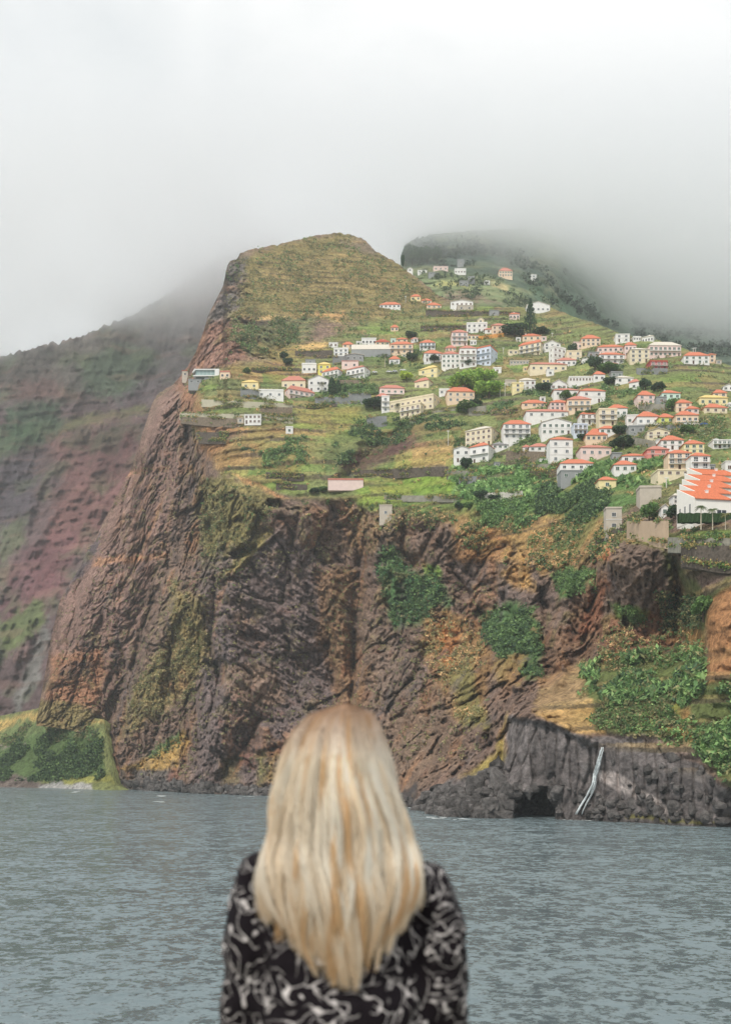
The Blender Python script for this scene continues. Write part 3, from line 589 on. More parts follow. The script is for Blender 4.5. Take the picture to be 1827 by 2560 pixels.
def unit_window(kind):
    V, Q = [], []; mi = []
    bx(V, Q, -.5, .5, -.03, .0, 0, 1); mi += [1]*6
    for b in ((-.58,-.5,-.1,0,-.05,1.06), (.5,.58,-.1,0,-.05,1.06), (-.5,.5,-.1,0,1,1.06), (-.64,.64,-.16,0,-.13,-.05), (-.035,.035,-.07,-.03,0,1)): bx(V, Q, *b); mi += [0]*6
    me = bpy.data.meshes.new('window'); me.from_pydata(V, [], Q); me.materials.append(M_FRAME); me.materials.append({'d': M_PANE, 's': M_SHUT}[kind])
    me.polygons.foreach_set('material_index', np.array(mi, dtype=np.int32)); me.update(); return me
WIN = {k: unit_window(k) for k in 'ds'}
WIN['p'] = WIN['d'].copy(); WIN['p'].materials[1] = simple('window_glass_pale', (98,106,112), 0.12, 0.5, 0.3, 0.2)
WIN['r'] = WIN['d'].copy(); WIN['r'].materials[1] = simple('brown_shutters', (96,70,56), 0.6, 0.3, 0.2, 0.6)
_dV, _dQ = [], []; bx(_dV, _dQ, -.5, .5, -.06, 0, 0, 1); bx(_dV, _dQ, -.6, .6, -.1, 0, 1, 1.06)
DOORM = bpy.data.meshes.new('door'); DOORM.from_pydata(_dV, [], _dQ); DOORM.materials.append(M_DOOR)
_cV, _cQ = [], []; bx(_cV, _cQ, -.4, .4, -.4, .4, -1, .9); bx(_cV, _cQ, -.5, .5, -.5, .5, .9, 1.05)
CHIM = bpy.data.meshes.new('chimney'); CHIM.from_pydata(_cV, [], _cQ); CHIM.materials.append(wallm('W'))
M_PANE2 = simple('window_glass_pale', (96,104,110), 0.12, 0.5, 0.3, 0.2)
def inst(name, me, parent, loc, sc, rz=0):
    o = bpy.data.objects.new(name, me); COL.objects.link(o); o.parent = parent; o.location = loc; o.scale = sc; o.rotation_euler = (0, 0, rz); return o
HR = random.Random(7)
def house(fr, x0, x1, yr, ye, yb, st, nc, wall, roof, kind, side, opts, label, name='house', cat='house', group='village houses on the slope'):
    ax, ay = px_of(fr, x0, yr); bx_, by = px_of(fr, x1, yb); _, ey = px_of(fr, 0, ye)
    xs_ = np.tile(np.linspace(ax, bx_, 7), 3); d = float(np.percentile(ground(xs_, by-np.repeat([0, .25, .5], 7)*(by-ey)), 8))-.6; m = d/F; sl = (HZ-by)/F
    w = (bx_-ax)*m; H = max((by-ey)*m, 2.2); z0 = HC+(HZ-by)*m; th = 0.0; f = 0.0
    if side and side[0] in 'RL':
        f = float(side[1:] or .28); th = 0.5
        wf = (1-f)*w/math.cos(th); dep = max(f*w/math.sin(th), 3.0)
    else: wf = w; dep = min(max(0.8*w, 5.0), 10.0)
    X = lambda px: (px-CX)/F
    if side[:1] == 'R': rz = -th; cxp = ax+(1-f)*(bx_-ax)/2; yy = d+wf/2*math.sin(th)
    elif side[:1] == 'L': rz = th; cxp = bx_-(1-f)*(bx_-ax)/2; yy = d+wf/2*math.sin(th)
    else: rz = HR.uniform(-.06, .06); cxp = (ax+bx_)/2; yy = d
    r = empty(name, (X(cxp)*yy, yy, z0), rz); tag(r, label, cat, group)
    hw = wf/2; V, Q = [], []; wm = wallm(wall)
    bx(V, Q, -hw, hw, 0, dep, -5 if 'n' not in opts else -1, H)
    app = (ey-ay)*m
    if kind == 'gable':
        R = min(max(app, 1.0), .5*wf)
        i = len(V); V += [(-hw, 0, H), (hw, 0, H), (0, 0, H+R), (-hw, dep, H), (hw, dep, H), (0, dep, H+R)]; Q2 = [(i, i+1, i+2), (i+4, i+3, i+5)]
        me = mesh_obj('wall', V, Q+Q2, wm, r)
    else: mesh_obj('wall', V, Q, wm, r)
    ov = 0.45; rm = roof_mat(roof)
    if kind == 'hip':
        run = dep/2+ov; R = min(max(app+run*sl*.9, 1.4), run*1.05); ins = min(run, hw*.85) if wf > dep else hw+ov-.1
        rl = max(hw+ov-ins, .05)
        V = [(-hw-ov, -ov, H), (hw+ov, -ov, H), (hw+ov, dep+ov, H), (-hw-ov, dep+ov, H), (-hw-ov, -ov, H+.18), (hw+ov, -ov, H+.18), (hw+ov, dep+ov, H+.18), (-hw-ov, dep+ov, H+.18), (-rl, dep/2, H+.18+R), (rl, dep/2, H+.18+R)]
        rf = mesh_obj('roof', V, [(3,2,1,0), (0,1,5,4), (1,2,6,5), (2,3,7,6), (3,0,4,7), (4,5,9,8), (6,7,8,9), (5,6,9), (7,4,8)], rm, r)
        zc = H+R*.75
    elif kind == 'gable':
        t = .2; V = []; Q = []
        for s_ in (-1, 1):
            i = len(V); a = (s_*(hw+ov), H-ov*R/hw+.06); b = (0, H+R+.06)
            for y in (-ov, dep+ov): V += [(a[0], y, a[1]), (b[0], y, b[1]), (b[0], y, b[1]+t), (a[0], y, a[1]+t)]
            Q += [(i, i+1, i+2, i+3), (i+7, i+6, i+5, i+4), (i, i+4, i+5, i+1), (i+3, i+2, i+6, i+7), (i, i+3, i+7, i+4), (i+1, i+5, i+6, i+2)]
        rf = mesh_obj('roof', V, Q, rm, r); zc = H+R*.5
    elif kind == 'shed':
        R = app+dep*sl; V = [(-hw-.1, -.2, H), (hw+.1, -.2, H), (hw+.1, dep, H), (-hw-.1, dep, H), (-hw-.1, -.2, H+.2), (hw+.1, -.2, H+.2), (hw+.1, dep, H+R), (-hw-.1, dep, H+R)]
        rf = mesh_obj('roof', V, [(3,2,1,0), (0,1,5,4), (1,2,6,5), (2,3,7,6), (3,0,4,7), (4,5,6,7)], rm, r); zc = H+1
    else:
        pz = max(min(app, .9), .25)
        rf = boxes('roof', [(-hw-.25, hw+.25, -.25, dep+.25, H, H+.16), (-hw-.1, hw+.1, -.1, .12, H+.16, H+.16+pz), (-hw-.1, -hw+.12, .12, dep+.1, H+.16, H+.16+pz), (hw-.12, hw+.1, .12, dep+.1, H+.16, H+.16+pz)], rm if roof in 'ost' else wm, r); zc = H+.6
    if nc >= 3 and 'h' not in opts and HR.random() < .6: inst('chimney', CHIM, rf, (HR.uniform(-.6, .6)*hw, dep*.5, zc), (1, 1, 1))
    if not nc: return r
    sh = H/st; sp = wf/nc; wk = 's' if 'g' in opts else HR.choice('dddprs'); ww = min(1.5, sp*.5); wh = min(1.5, sh*.52)
    dcol = HR.randrange(nc)
    for k in range(st):
        for j in range(nc):
            x = -hw+sp*(j+.5)
            if k == 0 and j == dcol and nc > 1 and st > 1: inst('door', DOORM, r, (x, -.02, .02), (min(1.1, ww), 1, min(2.2, sh*.76)), 0); continue
            big = ('b' in opts and k > 0)
            inst('window', WIN[wk], r, (x, -.02, sh*k+sh*(.2 if big else .28)), (ww*(1.15 if big else 1), 1, wh*(1.25 if big else 1)))
    if side and dep > 4:
        sx = hw if side[0] == 'R' else -hw; n2 = max(1, int(dep/5))
        for k in range(st):
            for j in range(n2): inst('window', WIN[wk], r, (sx+(.02 if sx > 0 else -.02), dep*(j+.5)/n2, sh*k+sh*.3), (1.0, 1, wh), math.pi/2 if sx > 0 else -math.pi/2)
    if 'b' in opts:
        for k in range(1 if st > 1 else 0, st):
            z = sh*k; bl = [(-hw*.96, hw*.96, -1.35, -.01, z-.2, z), (-hw*.96, hw*.96, -1.35, -1.25, z+.75, z+.9)]
            bl += [(q-.05, q+.05, -1.33, -1.27, z, z+.75) for q in np.linspace(-hw*.95, hw*.95, max(4, int(wf/1.1)))]
            boxes('balcony', bl, M_BAL if 'u' not in opts else wallm('B'), r)
    elif st > 1 and 'n' not in opts:
        boxes('cornice', [(-hw-.12, hw+.12, -.14, -.005, sh*k-.12, sh*k+.1) for k in range(1, st)], M_BAL if 'u' not in opts else wallm('B'), r)
    return r
HS = [
('C',610,735,225,255,330,1,2,'K','s','flat','','','small pink house right behind the white cantilevered villa'),
('C',210,375,345,352,400,1,2,'G','g','flat','','','low grey outbuilding below the left end of the white cantilevered villa'),
('C',885,1095,355,385,465,1,2,'Y','y','hip','','g','yellow house with pale roof on a grey block wall near the cliff edge'),
('C',1085,1415,420,490,575,1,3,'W','g','flat','','','long low white building between the yellow house and the pink arcaded house'),
('C',920,1130,790,795,910,2,4,'W','w','flat','','n','white two-storey house standing against the lower of the two long pale walls'),
('C',1445,1535,945,955,1030,1,1,'W','g','flat','','','tiny white shed below the right end of the long pale walls'),
('C',825,910,835,840,900,1,1,'S','g','flat','','','small stone room joined to the left of the white house on the long pale wall'),
('C',130,205,235,240,310,1,1,'S','t','flat','','','small brown hut at the very edge of the cliff, leftmost building of the village'),
('A',75,385,630,690,790,1,3,'C','s','hip','','','cream villa with pinkish roof just behind the pink arcaded house'),
('A',115,500,745,795,925,2,5,'P','s','hip','L.15','b','pink arcaded two-storey house with white columns on the left of the village'),
('A',420,690,620,680,830,2,3,'W','w','gable','','','white gabled house behind the palm, right of the cream villa'),
('A',340,530,460,475,585,1,3,'W','w','flat','','','white flat-roofed house on a curved white base, left of the bright yellow house'),
('A',385,515,410,415,470,1,1,'G','g','flat','','','small grey block rising behind the white house on the curved base'),
('A',550,715,450,480,600,2,2,'Q','y','hip','','','small bright lemon yellow house behind the white house with orange hipped roof'),
('A',600,870,500,540,660,2,4,'W','o','hip','R.2','b','white two-storey house with orange hipped roof and balconies above the tall cypress'),
('A',755,945,258,275,365,2,3,'W','w','flat','','u','white two-storey house with blue floor band above a tall grey foundation'),
('A',905,1145,335,355,425,1,3,'G','w','gable','','','unfinished grey gabled house right of the blue-banded white house'),
('A',860,1080,430,435,520,1,2,'P','s','flat','','','pale pink flat-roofed block below the unfinished grey gabled house'),
('A',920,1235,480,505,665,2,4,'W','s','hip','R.25','b','wide white house with glass balcony and low pinkish roof above the grey terrace wall'),
('A',695,810,190,195,250,1,2,'W','w','flat','','','small pale old house left of a bright orange roof, upper left of village'),
('A',870,1010,185,222,255,1,2,'K','o','hip','','','low house with bright orange hipped roof left of the big white-roofed warehouse'),
('A',1120,1310,130,140,215,1,4,'W','w','flat','','','white flat-roofed house with crenellated parapet behind the warehouse'),
('A',1050,1115,175,182,230,1,1,'W','w','flat','','','small white block left of the crenellated white house'),
('A',1300,1490,170,208,222,1,3,'K','t','hip','','','low red-roofed house right of the crenellated white house'),
('A',1480,1620,370,410,470,1,2,'W','o','hip','','','little orange-roofed house beside the palm above the parked cars'),
('B',40,275,160,190,225,1,5,'W','o','hip','','','long low white orange-roofed house, leftmost of the highest houses'),
('B',390,503,72,98,140,1,2,'Y','o','hip','','','yellow house with orange hipped roof, highest house below the hilltop'),
('B',510,628,122,145,172,1,2,'K','o','hip','','','peach house with orange roof just right of the high yellow house'),
('B',570,735,165,195,230,1,3,'K','o','hip','','','low peach house with orange roof at the head of the dark stone wall'),
('B',840,1090,135,155,205,1,5,'W','w','gable','','','long white house with uneven roofline on the saddle below the misty ridge'),
('B',915,1095,195,200,250,1,2,'S','g','flat','','','grey stone block below the long white house on the saddle'),
('B',1275,1385,250,253,310,1,1,'G','g','flat','','','plain grey concrete box at the end of the dark stone wall'),
('B',165,250,415,445,485,1,2,'K','o','hip','','','tiny peach house with orange roof standing alone in green terraces'),
('B',1020,1250,385,400,500,2,4,'W','w','flat','','','white two-storey house with a corner belvedere left of the orange garden wall'),
('B',1140,1215,335,365,390,1,1,'C','w','gable','','','small cream gable rising behind the white house with belvedere'),
('B',1225,1310,455,470,510,1,1,'W','s','hip','','','small white house between the belvedere house and the peach house'),
('B',1305,1480,400,425,520,2,3,'K','s','hip','','','peach two-storey house above the orange garden wall'),
('B',850,1030,470,500,650,3,3,'P','s','hip','','b','tall pink three-storey house with balconies above the blue and white block'),
('B',1030,1160,530,535,580,1,3,'C','s','flat','','','low cream wing right of the tall pink three-storey house'),
('B',165,222,570,575,625,1,1,'M','w','flat','','','small mint green block right of the low red-roofed house'),
('B',225,355,568,585,610,1,2,'K','o','hip','','','orange roof showing behind the peach balcony house'),
('B',155,415,605,635,740,2,4,'K','o','hip','','b','peach two-storey house with balconies right of the white-roofed warehouse'),
('B',420,470,565,570,610,1,1,'W','w','flat','','','small white cube behind, right of the peach balcony house'),
('B',490,665,585,618,690,2,4,'W','o','hip','','bu','white house with orange roof and blue balcony in the middle of the village'),
('B',540,745,700,738,830,2,3,'W','o','hip','','','white house with wide orange roof half hidden by trees, left of the arcaded block'),
('B',780,900,650,680,710,1,3,'K','s','hip','','','pinkish roofed house behind the pale arcaded block'),
('B',740,940,715,745,900,3,4,'W','s','hip','','','pale three-storey block with arched ground floor left of the white apartment block'),
('B',940,1130,650,680,890,3,3,'W','s','hip','','b','white three-storey apartment block joined to the pale blue block'),
('B',1130,1385,632,655,870,3,3,'B','o','flat','R.4','bu','pale blue and white three-storey block with a big blank side wall'),
('B',480,770,858,890,1005,2,2,'Y','y','hip','R.3','','cream yellow two-storey house with pale hipped roof above the leafy trees'),
('B',435,640,1000,1035,1125,1,2,'C','s','hip','R.25','','cream house with salmon hipped roof just below the cream yellow house'),
('B',40,320,1095,1130,1200,1,4,'P','s','hip','','b','pink and white house with stepped roofs behind the left end of the long cream apartments'),
('B',0,145,1190,1225,1300,2,2,'W','s','hip','','','white house with salmon roof at the left end of the long cream apartments'),
('B',150,800,1180,1205,1360,2,8,'C','w','flat','R.25','','long cream apartment building, the widest building of the village'),
('B',270,620,1280,1300,1420,2,4,'C','w','flat','R.35','b','lower cream wing standing in front of the long cream apartments'),
('B',62,150,1215,1225,1400,3,1,'W','w','flat','','b','narrow white balcony tower at the left end of the long cream apartments'),
('B',710,830,1125,1150,1200,1,2,'W','w','flat','','','low white house between the long cream apartments and the orange-roofed peach house'),
('B',830,1030,1068,1100,1165,1,2,'W','o','hip','R.25','','white house with orange hipped roof behind the wide peach house'),
('B',800,1110,1120,1170,1290,2,4,'K','o','hip','','','wide peach two-storey house with orange roof right of the long cream apartments'),
('B',1320,1410,895,905,960,1,1,'W','w','flat','','','small white hut at the right edge of the bright green trees'),
('B',1450,1580,1040,1045,1090,1,0,'S','g','flat','','','plain beige block on the slope right of the bright green trees'),
('B',1490,1600,700,708,745,1,2,'C','w','flat','','','small cream shed left of the cream balcony apartments'),
('B',1500,1615,280,295,350,1,3,'P','o','hip','','','pink house with orange roof left of the tall dark pine'),
('D',575,680,262,268,312,1,4,'W','g','flat','','','white flat-roofed house in the mist on the upper ridge'),
('D',380,515,235,250,280,1,3,'P','g','flat','','','pale pinkish house in the mist left of the white flat-roofed one'),
('D',985,1108,255,285,338,2,5,'K','s','hip','','','peach two-storey house in the mist, rightmost large house on the upper ridge'),
('D',620,700,375,380,420,1,2,'G','g','flat','','','small grey house below the white flat-roofed house on the misty ridge'),
('D',140,190,255,270,290,1,1,'W','w','gable','','','tiny white gabled house at the left end of the misty ridge'),
('D',1280,1330,310,325,372,2,1,'W','w','flat','','','narrow white house at the right end of the misty ridge'),
('D',235,320,278,283,302,1,2,'W','g','flat','','','low white cottage right of the tiny gabled house on the misty ridge'),
('D',335,430,300,305,325,1,2,'G','g','flat','','','low grey cottage below the pinkish house on the misty ridge'),
('D',600,665,175,180,230,1,1,'G','g','flat','','','faint grey house almost lost in the cloud, highest on the ridge'),
('D',1240,1455,568,600,665,1,5,'W','w','gable','','','large white gabled house on the skyline above the tall dark pine'),
('E',355,600,295,325,385,1,3,'K','o','hip','','','peach house with reddish roof behind the cream balcony apartments'),
('E',315,625,370,405,580,3,4,'C','o','hip','R.12','b','cream three-storey apartments with balconies and orange hipped roof'),
('E',645,870,385,430,510,2,3,'W','w','gable','','','white gabled house behind the tall ornate white house'),
('E',715,950,450,465,680,3,3,'W','w','flat','L.2','','tall ornate white house with black window frames in the upper village'),
('E',950,1155,520,530,660,2,2,'C','w','flat','','','pale cream flat-roofed house right of the tall ornate white house'),
('E',815,1080,620,655,725,1,4,'W','s','hip','','','low white house with salmon roof in front of the tall ornate white house'),
('E',455,955,685,710,800,1,5,'C','s','hip','','','long cream house with salmon roof below the cream balcony apartments'),
('E',365,470,740,750,800,1,2,'Y','y','flat','','','small pale yellow annexe left of the long cream house'),
('E',680,780,775,782,860,1,1,'W','w','flat','','','white cube house under the right part of the long cream house'),
('E',1040,1165,405,410,500,1,2,'P','g','flat','','','pinkish grey flat-roofed house left of the tall cream house with orange roof'),
('E',1150,1405,310,360,460,2,4,'K','o','hip','','','tall house with orange hipped roof and dark windows under the yellow-green field'),
('E',1245,1390,540,545,610,1,2,'G','g','flat','','','grey garage block below the tall house with orange hipped roof'),
('E',1315,1470,805,845,930,1,2,'W','o','hip','','','little white house with bright orange hipped roof at the end of the white arcade'),
('E',985,1370,870,880,945,1,9,'W','w','flat','','','long white arcade with nine dark openings'),
('E',215,370,955,965,1085,2,1,'Y','w','flat','','','pale yellow flat-roofed house left of the white house in dark trees'),
('E',310,530,895,925,1060,2,3,'W','w','hip','','','white house with pale hipped roof beside the dark round trees'),
('E',615,725,905,915,960,1,2,'Y','w','flat','','','tiny yellowish flat-roofed house above the blue and white gabled house'),
('E',735,955,915,975,1050,1,3,'W','w','gable','','','white gabled house with blue windows in the middle of the right village'),
('E',775,1130,1035,1060,1140,1,3,'W','s','hip','','','low white house below the gabled house with blue windows'),
('E',1130,1475,1035,1070,1225,2,2,'W','o','hip','','','white two-storey house with big windows and orange roof standing on concrete pillars'),
('E',590,665,1150,1155,1215,1,1,'W','w','flat','','','tiny white cube above the dark orange sprawling roof'),
('E',345,680,1190,1235,1285,1,3,'K','o','hip','','','low sprawling house with dark orange roof left of the pink balcony house'),
('E',730,985,1190,1225,1330,2,4,'P','o','hip','','','pink two-storey house with orange roof, left of a pair'),
('E',960,1275,1140,1185,1350,2,4,'K','s','hip','','b','peach two-storey house with balconies, right of the pink one'),
('E',120,270,918,925,980,1,0,'S','g','flat','','','plain beige block left of the pale yellow flat-roofed house'),
('G',45,235,190,197,300,2,2,'W','w','flat','','','white two-storey flat-roofed house on the skyline near the cloud'),
('G',285,390,235,250,280,1,3,'W','g','flat','','','low white house on the skyline right of the white flat-roofed house'),
('G',410,640,200,215,290,1,4,'W','w','hip','R.4','','long white house with grey-white roof seen at an angle on the skyline'),
('G',170,325,305,345,500,2,3,'P','o','hip','','','pink house with red-orange hipped roof behind the cream three-storey house'),
('G',240,505,385,405,580,3,3,'C','w','hip','','','cream three-storey house with pale roof in the upper right village'),
('G',-180,165,445,475,600,2,4,'W','o','hip','','b','wide white house with orange roof left of the cream three-storey house'),
('G',-200,150,340,370,440,1,5,'P','o','hip','','','long pink house with orange roof above the wide white house'),
('G',500,940,300,350,500,2,7,'P','w','hip','','b','very wide pink and white house with long balconies on the right skyline'),
('G',515,755,545,570,680,2,3,'R','t','flat','','b','dark rose red two-storey house above the grey terrace wall'),
('G',975,1325,440,490,600,2,4,'W','o','hip','','','white house with salmon roof at the far right end of the skyline'),
('G',1310,1410,460,475,580,2,1,'K','o','hip','','','narrow peach house joined to the right end of the white skyline house'),
('G',-20,145,705,715,780,1,2,'G','g','flat','','','grey flat-roofed house right of the little orange-roofed house by the arcade'),
('G',40,290,765,790,860,1,2,'W','w','hip','','','pale house with whitish roof left of the big dark trees'),
('G',235,390,800,840,940,1,1,'W','s','hip','R.25','','white house with salmon roof touching the big dark trees'),
('G',345,580,970,1030,1145,2,2,'P','o','hip','','','half built pinkish house with open ground floor left of the mint house'),
('G',600,740,1050,1055,1140,1,1,'G','g','flat','','','blue-grey metal shed between the half built house and the mint house'),
('G',675,930,962,1000,1080,1,3,'M','o','hip','','g','mint green house with orange roof and dark shutters'),
('G',1185,1575,1030,1065,1160,1,4,'Y','y','hip','','g','wide pale yellow house with tall green shutters at the right edge'),
('G',1375,1560,985,1030,1050,1,2,'K','o','hip','','','orange roofed house just behind the wide pale yellow house'),
('G',1250,1570,1145,1200,1265,1,3,'C','o','hip','','','cream house with bright orange roof just below the wide pale yellow house'),
('G',870,1080,1090,1135,1250,2,2,'K','o','hip','','','peach house with orange hipped roof below the mint house'),
('G',1013,1180,1185,1220,1270,1,2,'P','o','hip','','','low pink house joined to the right of the peach house below the mint house'),
('G',1510,1660,875,910,960,1,2,'W','w','gable','','','white gabled house cut by the right edge of the picture beyond the golden field'),
('K',200,395,175,190,360,3,2,'C','w','flat','','b','narrow cream three-storey house with balconies in the right village'),
('K',300,505,135,175,265,1,3,'W','o','hip','','g','white house with orange roof and green shutters behind the narrow cream one'),
('K',0,195,205,240,345,2,3,'W','o','hip','','b','white house with salmon roof left of the narrow cream three-storey house'),
('K',-10,80,350,355,450,1,2,'B','g','flat','','','pale blue garage building below the white house with salmon roof'),
('K',205,400,365,395,450,1,3,'W','o','hip','','','small white house with orange roof and blue shutters below the narrow cream house'),
('K',60,285,395,465,525,1,4,'K','o','hip','','','house with tiered orange roof and arched veranda in dark trees'),
('K',500,625,245,255,345,1,2,'W','w','flat','','','small white flat house right of the white house with green shutters'),
('K',610,850,210,265,355,1,3,'W','o','hip','','b','lavender white house with sweeping orange roof left of the lime green house'),
('K',845,1010,235,275,330,1,2,'L','o','hip','','g','lime green house with orange roof'),
('K',1025,1270,205,250,330,1,4,'K','o','hip','','b','long house with wide orange roof right of the lime green house'),
('K',520,690,360,372,440,1,2,'G','g','flat','','','open grey garage below the lavender white house'),
('K',720,960,390,425,500,2,3,'C','w','gable','','','cream gabled house behind the white house with steep orange roof'),
('K',870,1110,470,520,620,2,3,'W','o','hip','','g','white house with steep bright orange roof and green shutters'),
('K',1115,1330,520,560,665,2,3,'Y','o','hip','','g','pale yellow house with orange roof above the white three-storey house'),
('K',720,950,585,620,715,2,2,'T','s','hip','','','strong pink house with salmon roof left of the beige three-storey house'),
('K',945,1190,625,660,830,3,3,'K','o','hip','','b','beige three-storey house with orange roof and balconies above the orange row'),
('K',1190,1395,655,690,900,3,2,'W','o','hip','','b','white three-storey house with orange roof just above the orange row'),
('K',1425,1625,515,520,605,2,4,'W','w','flat','','b','white flat-roofed house with a band of windows at the right edge'),
('K',360,600,740,785,860,1,3,'W','o','hip','','g','white bungalow with bright orange roof and green shutters above the banana grove'),
('K',195,385,915,950,1035,1,1,'Y','o','hip','','','small pale yellow house with orange roof alone above the thicket'),
('K',0,335,575,600,690,1,4,'P','s','hip','','','long low pinkish house with salmon roof right of the tall white house'),
('K',450,720,665,690,760,1,3,'W','o','hip','','','low white house with a narrow stair tower left of the strong pink house'),
('K',830,1180,845,855,900,1,4,'C','w','flat','','','low pale building below the beige three-storey house'),
('K',1560,1650,745,750,860,1,1,'W','w','flat','','','white block above the orange row, cut by the right edge'),
('J',275,665,350,380,560,3,5,'C','w','hip','R.32','','largest cream white three-storey house at the lower centre of the village'),
('J',320,590,530,565,740,2,2,'W','o','hip','R.3','b','white house with orange roof in front of the largest cream white house'),
('J',145,320,580,610,750,2,2,'W','w','gable','','','white gabled house, lowest and leftmost of the central group'),
('J',675,965,300,345,500,3,4,'W','o','hip','','b','white three-storey house with bright orange hipped roof right of the largest cream house'),
('J',1080,1400,280,325,455,2,5,'W','w','gable','','','wide white gabled house with pale green trim'),
('J',1170,1415,480,510,750,3,2,'W','o','hip','','','tall white three-storey house with thin orange roof, above the concrete terraces'),
('J',950,1170,550,585,630,1,3,'W','s','hip','','','low white house joined to the left of the tall white three-storey house'),
('J',555,725,545,570,605,1,3,'W','g','hip','','','low white house with grey roof right of the largest cream house'),
('J',1280,1640,720,765,840,1,4,'W','o','hip','','b','long white bungalow with orange roof and veranda over the banana grove'),
('J',915,1365,185,210,270,1,4,'W','s','hip','','','long pale house with thin pinkish roof above the wide gabled house'),
('J',1060,1135,720,725,765,1,1,'W','w','flat','','','small white hut on the concrete terrace left of the long white bungalow'),
('J',575,640,750,755,800,1,1,'G','g','flat','','','little grey stone hut below the largest cream house'),
('J',1285,1520,838,842,930,1,2,'G','g','flat','','','grey basement below the long white bungalow'),
('K',640,870,1010,1030,1160,1,0,'S','g','flat','','','large plain beige concrete block above the sloping cliff wall'),
('K',275,445,1240,1255,1490,2,1,'S','g','flat','','','tall beige concrete building on the lip of the cliff'),
('P',820,908,1194,1200,1222,1,0,'P','s','flat','','n','low pinkish stone barn in the fields above the cliff'),
('P',948,980,1262,1264,1292,1,1,'S','g','flat','','','small square stone hut on the very edge of the cliff'),
]
HS += [
('E',268,330,345,350,395,1,1,'W','w','flat','','','tiny white hut left of the peach house with reddish roof'),
('E',605,680,332,340,385,1,1,'P','w','flat','','','small pale shed touching the right side of the peach house with reddish roof'),
('E',185,440,658,668,705,1,6,'S','w','flat','','','ruined low pale wall of rooms above the long cream house'),
('E',1155,1250,618,655,682,1,0,'W','w','gable','','','white tent-shaped roof left of the very dark tree'),
('E',1408,1492,635,662,700,1,2,'O','o','hip','','','small orange annexe below the wide white house'),
('E',1540,1640,690,705,745,1,2,'P','s','hip','','','small pinkish annexe above the little grey flat-roofed house'),
('K',342,446,652,660,750,1,2,'G','g','flat','','','grey house between the long pinkish house and the stair-tower house'),
('K',632,722,668,690,745,1,2,'C','o','hip','','','small cream house with orange roof touching the strong pink house'),
('J',1425,1570,338,348,455,2,3,'B','g','flat','','b','pale bluish house with balcony right of the wide white gabled house'),
('K',872,945,1228,1240,1335,1,1,'W','w','gable','','','small white gatehouse left of the dark tree by the town houses'),
('K',1000,1090,1095,1118,1200,2,2,'W','w','hip','','','white annexe left of the nearest town house'),
('B',285,345,742,750,780,1,1,'C','w','flat','','','tiny cream lean-to above the little orange-roofed house and the cars'),
('B',395,470,560,575,610,1,2,'W','o','hip','','','small white house behind the peach balcony house with tiny orange roof'),
('B',1060,1130,590,600,640,1,2,'W','w','flat','','','low white annexe right of the tall pink three-storey house'),
('G',1410,1490,560,566,600,1,1,'S','g','flat','','','low stone shed right of the white skyline house'),
('G',1590,1660,1120,1150,1215,2,2,'W','w','flat','','','white house cut by the right edge beside the wide pale yellow house'),
('K',1390,1450,780,790,860,1,1,'G','g','flat','','','small grey shed right of the white three-storey house above the orange row'),
('K',215,290,600,615,690,1,2,'C','w','flat','','','small cream flat-roofed room at the right end of the long pinkish house'),
('J',880,960,565,590,640,1,1,'W','s','hip','','','tiny white cottage at the left end of the low house beside the tall one'),
('A',1010,1070,215,222,262,1,1,'S','g','flat','','','tiny stone shed left of the big white-roofed warehouse'),
('D',700,760,335,342,368,1,1,'G','g','flat','','','faint grey shed right of the white flat-roofed house in the mist'),
('D',850,900,375,382,402,1,1,'W','g','flat','','','faint white shed in the green middle of the misty ridge'),
]
for a in HS: house(*a)
# tin-roofed warehouse with a pale sloping roof
house('A',985,1500,215,280,375,1,0,'G','w','shed','','','big grey warehouse with a pale sloping roof','warehouse','warehouse',None)
